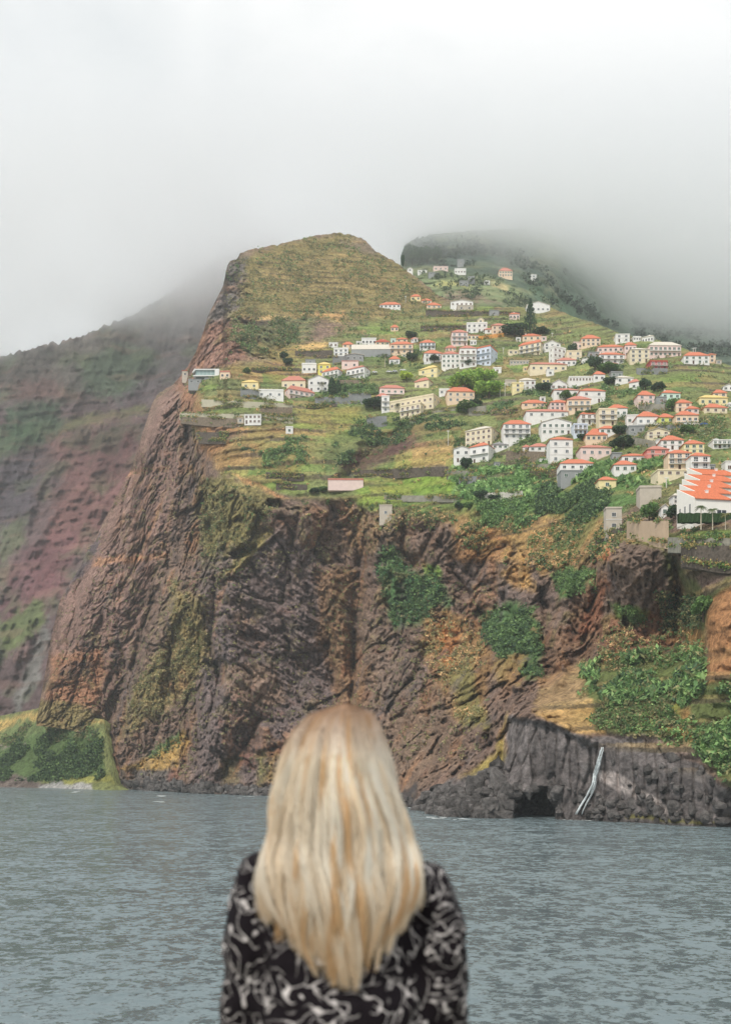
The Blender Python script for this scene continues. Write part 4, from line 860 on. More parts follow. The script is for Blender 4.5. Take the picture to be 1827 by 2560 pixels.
# cantilevered modern villa
def villa():
    d = float(ground([515], [945])[0])-3; m = d/F; X = lambda x: px_of('C', x, 0)[0]; Z = lambda y: HC+(HZ-px_of('C', 0, y)[1])*m
    cx = (X(430)-CX)*m; r = empty('modern_villa', (cx, d, Z(340))); tag(r, 'modern white cantilevered villa with a wide glass front over a sloping grey concrete base', 'villa')
    k = m/5.075; f = lambda x: (x-430)*k; g = lambda y: (340-y)*k
    V = []; Q = []
    bx(V, Q, f(290), f(600), 0, 9, g(225), g(213)); bx(V, Q, f(270), f(600), -.5, 9, g(308), g(296)); bx(V, Q, f(545), f(600), -.3, 9, g(296), g(225))
    i = len(V); V += [(f(258), -.5, g(262)), (f(270), -.5, g(262)), (f(300), -.5, g(225)), (f(290), -.5, g(213)), (f(258), 9, g(262)), (f(270), 9, g(262)), (f(300), 9, g(225)), (f(290), 9, g(213))]
    Q += [(i, i+1, i+2, i+3), (i+4, i+7, i+6, i+5), (i, i+3, i+7, i+4), (i+1, i+5, i+6, i+2)]
    mesh_obj('shell', V, Q, M_FRAME, r)
    w = boxes('window', [(f(298), f(545), 1.2, 1.3, g(296), g(225))], simple('pale_glass', (150,172,170), .12, .5, .2, .2), r)
    boxes('mullion', [(f(x)-.07, f(x)+.07, 1.05, 1.2, g(296), g(225)) for x in (345, 395, 445, 495)], M_FRAME, w)
    boxes('lower_floor', [(f(300), f(590), 2, 9, g(345), g(308))], simple('dark_glass_front', (70,84,84), .2, .5, .2, .3), r)
    V = [(f(410), -2, g(500)), (f(860), -2, g(500)), (f(860), -2, g(395)), (f(720), -2, g(385)), (f(560), -2, g(340)), (f(425), -2, g(335)), (f(410), -2, g(360))]
    n = len(V); V2 = V+[(x, 10, z) for x, _, z in V]; Q = [tuple(range(n)), tuple(range(2*n-1, n-1, -1))]+[(q, (q+1) % n+0, (q+1) % n+n, q+n)[::-1] for q in range(n)]
    mesh_obj('base_wall', V2, Q, M_CONC2, r)
    boxes('window', [(f(440), f(525), -2.1, -2.0, g(392), g(366)), (f(540), f(610), -2.1, -2.0, g(392), g(376))], M_PANE, r)
villa()
# row of stepped town houses with orange roofs on the right
for k in range(5):
    d = 360+k*19; s_ = d/F; x1 = 1824+k*5; x0 = 1716+k*5; yb = 1296-k*17; wpx = x1-x0
    r = empty('town_house', ((x0+wpx/2-CX)*s_+1.5, d, HC+(HZ-yb)*s_), .18)
    tag(r, ['white town house with a big orange roof behind the palms, nearest of the stepped row', 'second town house of the stepped orange row counted from the palms', 'middle town house of the stepped orange row', 'fourth town house of the stepped orange row counted from the palms', 'farthest town house of the stepped orange row'][k], 'town house', 'stepped row of orange-roofed town houses')
    w = wpx*s_*.96; h = 6.6; dp = 12; hw = w/2
    V = [(-hw,0,-6),(hw,0,-6),(hw,dp,-6),(-hw,dp,-6),(-hw,0,h),(hw,0,h),(hw,dp,h+5.6),(-hw,dp,h+5.6)]
    mesh_obj('wall', V, [(3,2,1,0),(4,5,6,7),(0,1,5,4),(1,2,6,5),(2,3,7,6),(3,0,4,7)], simple('bright_white_render', (240,236,228), .8, .2, .06, .3), r)
    sl_ = 5.6/dp; o_ = .5
    V = [(-hw+.5,-o_,h-o_*sl_+.08),(hw+.3,-o_,h-o_*sl_+.08),(hw+.3,dp,h+5.68),(-hw+.5,dp,h+5.68)]; V += [(x, y, z+.25) for x, y, z in V]
    rf = mesh_obj('roof', V, [(3,2,1,0),(4,5,6,7),(0,1,5,4),(1,2,6,5),(2,3,7,6),(3,0,4,7)], simple('bright_orange_tiles', (212,120,84), .85, .15, .5, 1.4), r)
    V = [(-hw-.15,-.3,-1),(-hw+.3,-.3,-1),(-hw+.3,dp,-1),(-hw-.15,dp,-1),(-hw-.15,-.3,h+.3),(-hw+.3,-.3,h+.3),(-hw+.3,dp,h+6.1),(-hw-.15,dp,h+6.1)]
    mesh_obj('party_wall', V, [(3,2,1,0),(4,5,6,7),(0,1,5,4),(1,2,6,5),(2,3,7,6),(3,0,4,7)], simple('bright_white_render', (240,236,228)), r)
    inst('chimney', CHIM, rf, (hw*.4, dp*.8, h+dp*.8*sl_), (1.2, 1, 1.2))
    inst('window', WIN['d'], r, (hw*.45, -.02, 1.6), (3.4, 1, 1.4)); 
    for j in range(3): inst('window', WIN['d'], r, (-hw-.17, 2.2+j*3.6, .9), (1.0, 1, 4.2), -math.pi/2)
# belvedere roof of the white house is its own small pavilion
# ------------------------------------------------------------------ walls and terraces
def wall(fr, top, hpx, mat, label, name='retaining_wall', thick=1.2, cat='wall', off=1.2, caps=None, group=None):
    """top: pixels along the upper edge; hpx: height in photograph pixels (number or list)"""
    T = [px_of(fr, *q) for q in top]; n = len(T)
    hs = [hpx]*n if np.isscalar(hpx) else hpx
    hs = [h/FR[fr][2] for h in hs]
    L_ = [T[0][0]]; T0 = np.array(T, float); xq = np.linspace(T0[0, 0], T0[-1, 0], max(4, int(abs(T0[-1, 0]-T0[0, 0])/7)+1))
    yq = np.interp(xq, T0[:, 0], T0[:, 1]); hs = list(np.interp(xq, T0[:, 0], hs)); T = list(zip(xq, yq)); n = len(T)
    dd = np.min([ground(xq, yq+np.array(hs)*f_) for f_ in (0, .3, .6, 1)], 0); dd = np.array([dd[max(0, i-2):i+3].min() for i in range(n)])
    ds = np.convolve(np.r_[dd[0], dd[0], dd, dd[-1], dd[-1]], [.1, .2, .4, .2, .1], 'valid')-off*.6
    V = []
    c = W3(T[n//2][0], T[n//2][1]+hs[n//2], ds[n//2])
    for (x, y), h, d in zip(T, hs, ds):
        a = W3(x, y, d)-c; b = W3(x, y+h, d)-c
        V += [(a[0], a[1], a[2]), (b[0], b[1], b[2]-2.5), (a[0], a[1]+thick, a[2]), (b[0], b[1]+thick, b[2]-2.5)]
    Q = []
    for k in range(n-1):
        i = 4*k; j = i+4; Q += [(i+1, j+1, j, i), (i, j, j+2, i+2), (i+3, i+2, j+2, j+3), (i+1, i+3, j+3, j+1)]
    Q += [(0, 2, 3, 1), (4*n-4, 4*n-3, 4*n-1, 4*n-2)]
    o = mesh_obj(name, V, Q, mat); o.location = tuple(c); tag(o, label, cat, group); return o
M_PALEC = simple('pale_concrete', (188,182,160), .9, .2, .12, .4, .05)
wall('C', [(375,600),(510,605),(640,612),(680,640),(790,612),(1000,630),(1530,655)], [50,48,46,22,46,45,45], M_PALEC, 'upper long pale concrete wall at the cliff edge of the village')
wall('C', [(100,770),(500,780),(920,790)], 46, M_PALEC, 'lower long pale concrete wall ending at the white two-storey house')
wall('C', [(1115,790),(1540,830)], 44, M_PALEC, 'lower pale concrete wall right of the white two-storey house')
wall('C', [(1115,690),(1320,700),(1525,702)], 95, M_BROWNST, 'tall stained block wall between the two long pale walls')
wall('C', [(110,820),(500,830),(820,845)], [40,70,70], M_BROWNST, 'rough stone wall under the lower long pale wall')
wall('C', [(870,448),(1100,490)], [110,75], M_CONC2, 'grey block wall supporting the yellow house')
wall('C', [(300,1015),(715,1020)], 44, M_STONE, 'dark stone wall across the brown terraces on the left')
wall('C', [(1000,200),(1624,205)], 22, M_STONE, 'thin dark stone wall above the brown terrace below the red rock slope')
wall('C', [(340,1095),(690,1100)], 20, M_STONE, 'low dark stone wall at the foot of the brown terraces')
wall('A', [(510,900),(950,905)], 70, M_CONC2, 'grey concrete terrace wall with white gateposts')
wall('A', [(950,845),(1245,855)], 125, M_CONC2, 'big grey wall with one dark opening left of the long cream apartments')
wall('A', [(820,680),(1140,680)], 60, M_BROWNST, 'grey stone wall below the wide white house with glass balcony')
wall('A', [(740,370),(920,365)], [110,90], M_CONC2, 'tall grey foundation wall under the blue-banded white house')
wall('A', [(395,1005),(800,995)], 34, M_STONE, 'dark stone wall above the yellow-green fields')
wall('A', [(1190,1165),(1450,1150)], [110,90], M_CONC2, 'grey fenced wall at the lower left corner of the cream apartments')
wall('A', [(250,300),(740,290)], [50,90], M_STONE, 'dark stone terrace wall under the golden field')
wall('B', [(560,240),(800,255),(1280,262)], [80,60,45], M_STONE, 'long dark stone wall below the houses on the saddle')
wall('B', [(500,425),(1020,420)], 45, M_STONE, 'dark stone wall under the bright green terrace in the upper village')
wall('B', [(1385,262),(1624,268)], 40, M_STONE, 'dark stone wall right of the plain grey concrete box')
wall('B', [(1150,545),(1300,525),(1440,505)], [35,32,32], wallm('O'), 'orange garden wall below the peach house')
wall('B', [(380,1460),(660,1385),(1040,1350)], [40,14,14], M_CONC, 'road wall climbing from the gully past the cream apartments')
wall('B', [(1040,1345),(1240,1325)], [55,80], M_CONC, 'crumbling pale wall at the right end of the climbing road wall')
wall('B', [(1290,1370),(1600,1360)], 40, M_BROWNST, 'brown stone wall along the slope above the wooded gully')
wall('J', [(470,1080),(880,1055)], [60,65], simple('whitewash', (212,206,196), .85, .2, .12, .4), 'long whitewashed wall standing above the green thicket')
wall('J', [(705,625),(1165,640)], [75,70], M_BROWNST, 'old stone wall left of the tall white three-storey house')
wall('J', [(890,770),(1285,765)], [50,50], M_CONC, 'upper concrete terrace wall below the tall white three-storey house')
wall('J', [(955,835),(1290,835)], [55,50], M_BROWNST, 'lower concrete terrace wall above the banana grove')
wall('J', [(70,840),(380,840)], 48, M_CONC, 'pale concrete wall of the garden below the white gabled house')
wall('J', [(200,900),(490,900)], 34, M_CONC2, 'low grey wall at the top of the green fields')
wall('G', [(330,655),(755,660)], [60,70], M_CONC2, 'grey terrace wall below the dark rose red house')
wall('G', [(360,1145),(760,1150)], 95, M_CONC, 'broad concrete wall below the half built house')
wall('K', [(570,485),(820,530)], [50,45], M_CONC, 'white-topped wall between dark trees and the cream gabled house')
wall('K', [(840,355),(1080,350)], [60,60], M_CONC2, 'grey wall below the lime green house')
wall('P', [(885,1176),(1120,1166)], 14, M_STONE, 'long dark stone wall above the bright green fields')
wall('P', [(960,1238),(1150,1240)], 5, M_CONC, 'thin pale channel wall across the bright green fields')
wall('P', [(665,1180),(760,1184)], 9, M_STONE, 'short dark stone wall in the left green fields')
wall('P', [(690,1206),(768,1212)], 10, M_STONE, 'second dark stone wall in the left green fields')
wall('K', [(505,1390),(950,1388)], [150,230], simple('beige_shotcrete', (186,164,140), .9, .2, .2, .25, .15), 'big beige sloping concrete wall on top of the columnar rock', off=3)
wall('K', [(950,1565),(1300,1570),(1900,1578)], 85, M_CONC, 'smooth concrete parapet above the dark rubble wall on the right', off=2.2)
wall('K', [(1110,1650),(1500,1655),(1900,1660)], [150,210,230], M_STONE, 'dark rubble stone wall below the concrete parapet on the right', off=1.0, thick=3)
wall('K', [(165,1540),(480,1450)], [35,40], M_STONE, 'slanting dark stone wall left of the beige cliff building')
wall('P', [(0,1862),(75,1858)], 5, M_CONC, 'little pale stone wall in the green fan at the foot of the great cliff') if False else None
# ------------------------------------------------------------------ vegetation
def leaf_mat(name='foliage', rough=0.7):
    if name in MATC: return MATC[name]
    m = bpy.data.materials.new(name); m.use_nodes = True; t = m.node_tree; t.nodes.clear()
    o = nd('ShaderNodeOutputMaterial', t); b = bp(t, Roughness=rough); b.inputs['Specular IOR Level'].default_value = 0.25
    a = nd('ShaderNodeAttribute', t, attribute_name='soil'); t.links.new(a.outputs['Color'], b.inputs['Base Color'])
    tr = nd('ShaderNodeBsdfTranslucent', t); t.links.new(a.outputs['Color'], tr.inputs['Color'])
    ms = nd('ShaderNodeMixShader', t); ms.inputs[0].default_value = .3; t.links.new(b.outputs[0], ms.inputs[1]); t.links.new(tr.outputs[0], ms.inputs[2])
    t.links.new(ms.outputs[0], o.inputs[0]); MATC[name] = m; return m
M_LEAF = leaf_mat()
NR = np.random.default_rng(11)
def leaf_quads(C, size, col, stretch=1.0, up=0.0):
    """one four-cornered leaf or leaf spray at every centre"""
    n = len(C); a = NR.normal(size=(n, 3)); a[:, 2] = a[:, 2]*(1-up)+up*1.2*np.sign(a[:, 2]+.3); a /= np.linalg.norm(a, axis=1)[:, None]
    b = np.cross(a, NR.normal(size=(n, 3))); b /= np.linalg.norm(b, axis=1)[:, None]+1e-9
    s = (size*(0.6+0.8*NR.random(n)))[:, None] if np.ndim(size) else size*(0.6+0.8*NR.random(n))[:, None]
    a = a*s*stretch*.5; b = b*s*.5
    c = np.cross(a, b); c = c/(np.linalg.norm(c, axis=1)[:, None]+1e-9)*s*.12
    V = np.stack([C-a, C+b*.8+c, C+a, C-b*.8+c], 1).reshape(-1, 3)
    return V, np.arange(4*n).reshape(n, 4), np.repeat(col, 4, 0)
def scatter(name, items, label, cat, layer=None):
    VV, QQ, CC_ = [], [], []; off = 0
    for poly, n, R, size, cols, stretch, up in items:
        xs = [q[0] for q in poly]; ys = [q[1] for q in poly]; px = NR.uniform(min(xs), max(xs), n*3); py = NR.uniform(min(ys), max(ys), n*3)
        k = poly_sd(px, py, poly)+NR.normal(size=n*3)*9+26*fbm(np.stack([px, py, px*0], 1), 40, 3, 93)-3 > 0; px, py = px[k][:n], py[k][:n]
        if layer is None:
            ok = py > np.interp(px, TBx, TBy)+2; px, py = px[ok], py[ok]; P = W3(px, py, dB(px, py)-R*.3)
        else: P = W3(px, py, layer(px, py)-R*.3)
        keep = fbm(P, 18*R**.5, 2, 91) > -0.04; P = P[keep]
        m = len(P); q = 9; size = size*.78; k2 = P[:, 1]/500.0
        C = np.repeat(P, q, 0)+NR.normal(size=(m*q, 3))*R*.5*np.array([1, 1, .75]); C[:, 2] += R*.35
        pal = np.array([lin(c) for c in cols])*(2.0 if layer is None else 1.4)*NR.uniform(.85, 1.1); ci = np.repeat(NR.integers(0, len(cols), m), q)
        col = pal[ci]*(0.7+0.6*NR.random((m*q, 1))); g_ = col@np.array([.3,.55,.15]); col = g_[:, None]+(col-g_[:, None])*.85
        V, Q, c = leaf_quads(C, size, col, stretch, up); VV.append(V); QQ.append(Q+off); CC_.append(c); off += len(V)
    o = np_mesh(name, np.concatenate(VV), np.concatenate(QQ), M_LEAF, False, {'soil': np.concatenate(CC_)})
    tag(o, label, cat, kind='stuff'); return o
GRN = [(74,98,56),(86,112,62),(66,88,56),(98,122,68)]; DGR = [(56,78,52),(66,90,54),(74,98,60),(48,70,50)]; OLV = [(118,114,74),(104,106,66),(130,120,80),(92,96,64)]
DRY = [(178,146,98),(160,130,88),(146,128,84),(120,118,74)]; BAN = [(84,116,62),(102,134,74),(70,100,56),(120,146,84)]
HILLP = [(560,760),(585,650),(700,612),(850,584),(930,625),(1000,665),(1100,745),(1100,790),(850,800),(700,800),(580,800)]
scatter('hillside_scrub', [(HILLP, 3800, 1.4, 1.2, OLV, 1, 0), (HILLP, 900, 2.2, 1.6, GRN, 1, 0),
  ([(590,810),(760,795),(740,860),(640,900),(560,900)], 1300, 1.8, 1.6, GRN+OLV, 1, 0), ([(760,800),(1100,770),(1300,780),(1560,840),(1827,920),(1827,960),(1300,900),(900,870),(760,880)], 1500, 1.6, 1.4, GRN+OLV, 1, 0)], 'olive and brown scrub covering the hilltop', 'scrub')
scatter('slope_shrubs', [
  ([(780,945),(860,930),(960,965),(985,1000),(940,1020),(800,985)], 900, 1.6, 1.6, GRN, 1, 0),
  ([(870,860),(1060,850),(1100,900),(1010,920),(930,900)], 350, 1.5, 1.4, GRN, 1, 0),
  ([(1150,980),(1440,960),(1440,1000),(1330,1010),(1180,1040)], 900, 1.6, 1.5, DGR+GRN, 1, 0),
  ([(1440,880),(1560,900),(1560,950),(1450,930)], 400, 1.7, 1.5, DGR, 1, 0), ([(1500,960),(1600,980),(1600,1040),(1520,1030)], 500, 1.5, 1.4, GRN, 1, 0),
  ([(1130,1090),(1340,1090),(1360,1160),(1190,1160)], 500, 1.2, 1.2, GRN, 1, 0), ([(1540,1040),(1827,1000),(1827,1100),(1560,1130)], 1300, 1.3, 1.3, GRN+OLV, 1, 0),
  ([(830,1100),(900,1050),(1100,1040),(1220,1070),(1160,1110),(950,1120),(850,1170)], 1700, 1.6, 1.5, DGR+GRN, 1, 0),
  ([(640,1090),(760,1090),(770,1160),(660,1170)], 450, 1.5, 1.4, GRN, 1, 0), ([(480,930),(560,960),(520,990),(460,985)], 150, 1.3, 1.3, GRN+OLV, 1, 0),
  ([(580,1120),(640,1120),(640,1150),(580,1150)], 160, 1.2, 1.2, DGR, 1, 0), ([(560,1000),(700,990),(700,1020),(560,1020)], 120, 1.5, 1.4, OLV, 1, 0),
  ([(900,1140),(1000,1060),(1060,1090),(960,1150)], 160, 1.5, 1.4, OLV, 1, 0),
  ([(500,940),(760,900),(1100,780),(1560,840),(1827,920),(1827,1250),(1300,1240),(900,1240),(560,1190),(480,1060)], 1800, 1.2, 1.2, GRN+OLV+DRY[:2], 1, 0)], 'green shrubs and weeds between the terraces and houses', 'shrubs')
scatter('banana_grove', [([(1130,1185),(1340,1165),(1350,1230),(1250,1250),(1150,1240)], 1300, 1.5, 2.2, BAN, 1.8, .4), ([(1340,1150),(1660,1140),(1680,1200),(1500,1210),(1360,1220)], 2000, 1.5, 2.2, BAN, 1.8, .4),
  ([(1450,1670),(1560,1645),(1750,1625),(1760,1700),(1700,1740),(1520,1760)], 2000, 1.5, 1.8, BAN+DGR+GRN+OLV[:2], 1.9, .4)], 'rows of banana plants with broad drooping leaves', 'banana plants')
scatter('cane_thicket', [([(1345,1225),(1500,1195),(1530,1290),(1400,1305),(1330,1290)], 2600, 1.8, 1.5, DGR+GRN, 1.2, .2), ([(1150,1250),(1350,1240),(1340,1300),(1200,1340),(1130,1300)], 1500, 1.4, 1.3, GRN+BAN, 1.2, 0),
  ([(1500,1300),(1600,1250),(1680,1250),(1680,1330),(1540,1340)], 500, 1.1, 1.0, GRN+OLV, 1.2, 0),
  ([(1710,1720),(2000,1690),(2000,1960),(1827,1955),(1740,1860),(1700,1790)], 5200, 1.5, 1.3, BAN+GRN+[(130,136,84)], 1.7, .2), ([(1480,1760),(1710,1730),(1710,1800),(1600,1800),(1500,1820)], 900, 1.1, 1.0, GRN+OLV, 1.4, .2),
  ([(1385,1445),(1440,1418),(1488,1428),(1478,1472),(1400,1488)], 500, 1.2, 1.1, GRN, 1.3, 0), ([(1640,1480),(1760,1500),(1760,1560),(1660,1580)], 500, 1.3, 1.1, DGR+OLV, 1.3, 0),
  ([(1440,1780),(1470,1660),(1560,1640),(1760,1620),(1770,1700),(2000,1690),(2000,1960),(1827,1960),(1720,1865),(1600,1840),(1500,1830)], 3000, 1.1, 1.0, GRN+OLV+BAN, 1.3, .1),
  ([(1420,1640),(1540,1560),(1690,1540),(1760,1620),(1600,1660),(1470,1700)], 700, 1.0, .9, OLV+DRY+GRN, 1.3, .1),
  ([(1530,1515),(1620,1530),(1590,1560),(1545,1550)], 200, 1, .9, BAN, 1.4, 0), ([(1700,1330),(2000,1320),(2000,1345),(1700,1345)], 350, .8, .8, GRN, 1, 0)], 'dense green cane and bushes on the ledges of the near headland', 'thicket')
scatter('cliff_greenery', [([(935,1372),(980,1362),(1010,1420),(1080,1440),(1128,1508),(1060,1555),(995,1565),(960,1490)], 1900, 1.6, 1.5, DGR+GRN+[(70,108,70)], 1.2, 0),
  ([(1205,1545),(1260,1515),(1325,1525),(1352,1620),(1345,1690),(1310,1690),(1235,1620)], 2000, 1.5, 1.4, DGR+GRN, 1.2, 0), ([(500,1200),(700,1255),(640,1380),(540,1480),(500,1400)], 900, 1.6, 1.4, OLV+GRN[:1], 1, 0),
  ([(430,1450),(520,1500),(530,1600),(480,1740),(380,1800),(310,1845),(330,1710),(420,1600)], 1500, 1.6, 1.4, OLV+[(140,126,84)], 1, 0),
  ([(1100,1290),(1500,1290),(1560,1340),(1500,1400),(1350,1430),(1250,1400),(1130,1340)], 1500, 1.3, 1.2, DRY+GRN, 1.3, 0), ([(1050,1520),(1200,1560),(1220,1800),(1140,1800),(1070,1650)], 700, 1.3, 1.2, DRY+OLV, 1.2, 0),
  ([(370,1890),(450,1832),(452,1850),(390,1898)], 160, 1.2, 1.2, GRN, 1, 0), ([(1530,1328),(1640,1328),(1688,1368),(1640,1362),(1540,1348)], 350, .9, .9, OLV+DRY, 1.2, 0),
  ([(750,1250),(1100,1270),(1150,1320),(900,1330),(760,1290)], 700, 1.3, 1.2, GRN+OLV+DRY, 1.3, 0), ([(100,1250),(420,1100),(480,1300),(900,1300),(1250,1450),(1200,1900),(400,1950),(130,1750)], 5200, 1.2, 1.1, OLV+[(96,90,76)], 1, 0)], 'scrub and grass caught on the ledges of the cliffs', 'greenery')
scatter('fan_bushes', [([(0,1875),(120,1838),(255,1852),(262,1940),(100,1950),(0,1955)], 2200, 2.6, 2.2, DGR+GRN, 1, 0), ([(0,1830),(60,1802),(190,1802),(250,1830),(240,1850),(0,1870)], 500, 1.8, 1.7, GRN+OLV, 1, 0), ([(-300,1800),(0,1800),(0,1950),(-300,1950)], 500, 2.6, 2.2, DGR, 1, 0)], 'rounded dark green bushes on the fan at the foot of the great cliff', 'bushes', dF)
scatter('ridge_wood', [([(1012,620),(1060,600),(1260,620),(1260,660),(1020,665)], 280, 5, 4.5, [(50,66,54),(58,74,60)], 1, 0), ([(1230,620),(1340,650),(1500,780),(1560,820),(1480,810),(1340,720)], 500, 5, 4.5, [(54,70,56),(62,80,62)], 1, 0),
  ([(1560,790),(2000,820),(2000,930),(1827,900),(1600,850)], 700, 5, 4.5, [(60,76,62),(68,84,66)], 1, 0), ([(1050,680),(1350,700),(1400,770),(1100,760)], 500, 3, 2.8, [(76,94,66),(90,106,72)], 1, 0)], 'dark woodland on the ridge running up into the cloud', 'woodland', dC)
def wall_fringe():
    ws = [o for o in COL.objects if o.name.startswith('retaining_wall')]; C = []
    for o in ws:
        c = np.array([v.co[:] for v in o.data.vertices])+np.array(o.location); tp = c[0::4]; bt = c[1::4]+np.array([0, 0, 2.5])
        for a, b, h in ((tp[:-1], tp[1:], .35), (bt[:-1], bt[1:], .5)):
            n = 5; t = NR.random((len(a), n, 1)); p = (a[:, None]+(b-a)[:, None]*t).reshape(-1, 3); p[:, 1] -= .4; k = fbm(p, 9, 2, 95) > -.05; C.append(p[k]+np.array([0, 0, 0]))
    P = np.concatenate(C); q = 7; X = np.repeat(P, q, 0)+NR.normal(size=(len(P)*q, 3))*np.array([.9, .4, .55]); pal = np.array([lin(c) for c in GRN+OLV+DRY[1:3]])*1.9
    col = np.repeat(pal[NR.integers(0, len(pal), len(P))], q, 0)*(.7+.6*NR.random((len(P)*q, 1))); V, Q, c = leaf_quads(X, .8, col)
    tag(np_mesh('wall_weeds', V, Q, M_LEAF, False, {'soil': c}), 'weeds and small shrubs growing along the terrace walls', 'weeds', kind='stuff')
wall_fringe()
# single trees
TREE = {}
def crown_mesh(kind, cn):
    key = (kind, cn)
    if key in TREE: return TREE[key]
    cols = {'d': [(48,68,48),(60,82,52),(40,60,46)], 'm': [(78,102,58),(90,116,64),(66,90,54)], 'b': [(122,148,70),(138,160,80),(104,132,64)], 'y': [(164,176,70),(150,166,72),(136,152,70)]}[cn]
    if kind == 'round':
        Cs = [(0, 0, .55, .36)]+[(.3*math.cos(a), .3*math.sin(a), .42+.22*((k*7) % 3)/2, .22+.05*(k % 2)) for k, a in enumerate(np.linspace(0, 6.28, 8)[:-1])]
        pts = []
        for cx_, cy_, cz_, r_ in Cs:
            v = NR.normal(size=(110, 3)); v /= np.linalg.norm(v, axis=1)[:, None]; pts.append(np.array([cx_, cy_, cz_])+v*r_*NR.uniform(.7, 1.05, (110, 1))*np.array([1, 1, .9]))
        C = np.concatenate(pts); s = .13
    elif kind == 'cypress':
        z = NR.uniform(.04, 1, 900)**1.1; r = .5*np.sin(np.pi*np.clip(z*.86+.14, 0, 1))**.7*NR.uniform(.7, 1.05, 900); a = NR.uniform(0, 6.28, 900); C = np.stack([r*np.cos(a), r*np.sin(a), z], 1); s = .12
    else:
        C = []
        for k in range(13):
            zt = .12+.86*k/12; rr = .5*(1-zt)**.8+.03
            for a in np.linspace(0, 6.28, 9)[:-1]+k*.4:
                for q in np.linspace(.15, 1, 8): C.append((rr*q*math.cos(a), rr*q*math.sin(a), zt-.04*q*q+NR.normal()*.008))
        C = np.array(C)+NR.normal(size=(len(C), 3))*.012; s = .075
    col = np.array([lin(c) for c in cols])[NR.integers(0, 3, len(C))]*1.7*(0.7+.6*NR.random((len(C), 1)))
    V, Q, c = leaf_quads(C, s, col); o = np_mesh('crown', V, Q, M_LEAF, False, {'soil': c}); me = o.data; bpy.data.objects.remove(o); TREE[key] = me; return me
M_TRUNK = simple('bark', (92,78,66), .9, .15, .3, 2)
_V, _Q = [], []
for k in range(6):
    for a in range(7): t_ = k/5; _V.append(((.06-.035*t_)*math.cos(a*.8976)+.02*math.sin(t_*3), (.06-.035*t_)*math.sin(a*.8976), t_*.62-.12))
for k in range(5):
    for a in range(7): _Q.append((k*7+a, k*7+(a+1) % 7, k*7+7+(a+1) % 7, k*7+7+a))
TRUNK = bpy.data.meshes.new('trunk'); TRUNK.from_pydata(_V, [], _Q); TRUNK.materials.append(M_TRUNK)
def palm_mesh():
    V, Q, c = [], [], []
    for k in range(15):
        a = k*2.4; el = .75-.9*(k % 5)/4; dx, dy = math.cos(a), math.sin(a); pr = None
        for j in range(9):
            t = j/8; r = .5*t; z = el*.4*t-.36*t*t; p = np.array([dx*r, dy*r, z]); sd_ = np.array([-dy, dx, 0])
            if j:
                for s in (-1, 1):
                    for q in (0, .5):
                        p0 = p+(pr-p)*q; i = len(V); w = .16*math.sin(math.pi*min(1, t*.8+.15)); tip = p0+sd_*s*w*.8+np.array([dx, dy, 0])*w*.5-np.array([0, 0, w*.6])
                        V += [tuple(p0), tuple(p0+(p-pr)*.35), tuple(tip), tuple(tip-(p-pr)*.15)]; Q.append((i, i+1, i+2, i+3))
            pr = p
    return V, Q
_pV, _pQ = palm_mesh()
def pm(nm, col):
    me = bpy.data.meshes.new(nm); me.from_pydata(_pV, [], _pQ); me.materials.append(simple('palm_'+nm, col, .6, .3, .3, 3)); return me
PALMC = {'m': pm('fronds', (90,108,60)), 'd': pm('dark_fronds', (70,88,58)), 'y': pm('pale_fronds', (120,120,70))}
_V, _Q = [], []
for k in range(9):
    for a in range(8): t_ = k/8; r_ = (.021-.008*t_)*(1.25 if k == 0 else 1); _V.append((r_*math.cos(a*.785), r_*math.sin(a*.785), t_*.84-.06))
for k in range(8):
    for a in range(8): _Q.append((k*8+a, k*8+(a+1) % 8, k*8+8+(a+1) % 8, k*8+8+a))
PTRUNK = bpy.data.meshes.new('palm_trunk'); PTRUNK.from_pydata(_V, [], _Q); PTRUNK.materials.append(simple('palm_bark', (196,186,166), .8, .2, .2, 3))
def tree(x, y, w, h, kind, cn, label, name=None, cat='tree', group=None):
    d = float(ground([x], [y])[0])-1.0
    if x > 1740 and kind == 'palm': d = 347.0
    m = d/F; o = empty({'palm': 'palm_tree', 'cypress': 'cypress_tree', 'norfolk': 'pine_tree'}.get(kind, name or 'leafy_tree'), (0, 0, 0), HR.uniform(0, 6))
    o.location = tuple(W3(x, y, d)); tag(o, label, 'palm' if kind == 'palm' else cat, group); W_, H_ = w*m, h*m
    if kind == 'palm':
        inst('trunk', PTRUNK, o, (0, 0, 0), (H_, H_, H_)); inst('crown', PALMC[cn], o, (0, 0, H_*.78), (W_, W_, min(W_, H_)*1.0))
    else:
        inst('trunk', TRUNK, o, (0, 0, 0), (W_*.8, W_*.8, H_)); inst('crown', crown_mesh(kind, cn), o, (0, 0, 0), (W_, W_, H_))
    return o
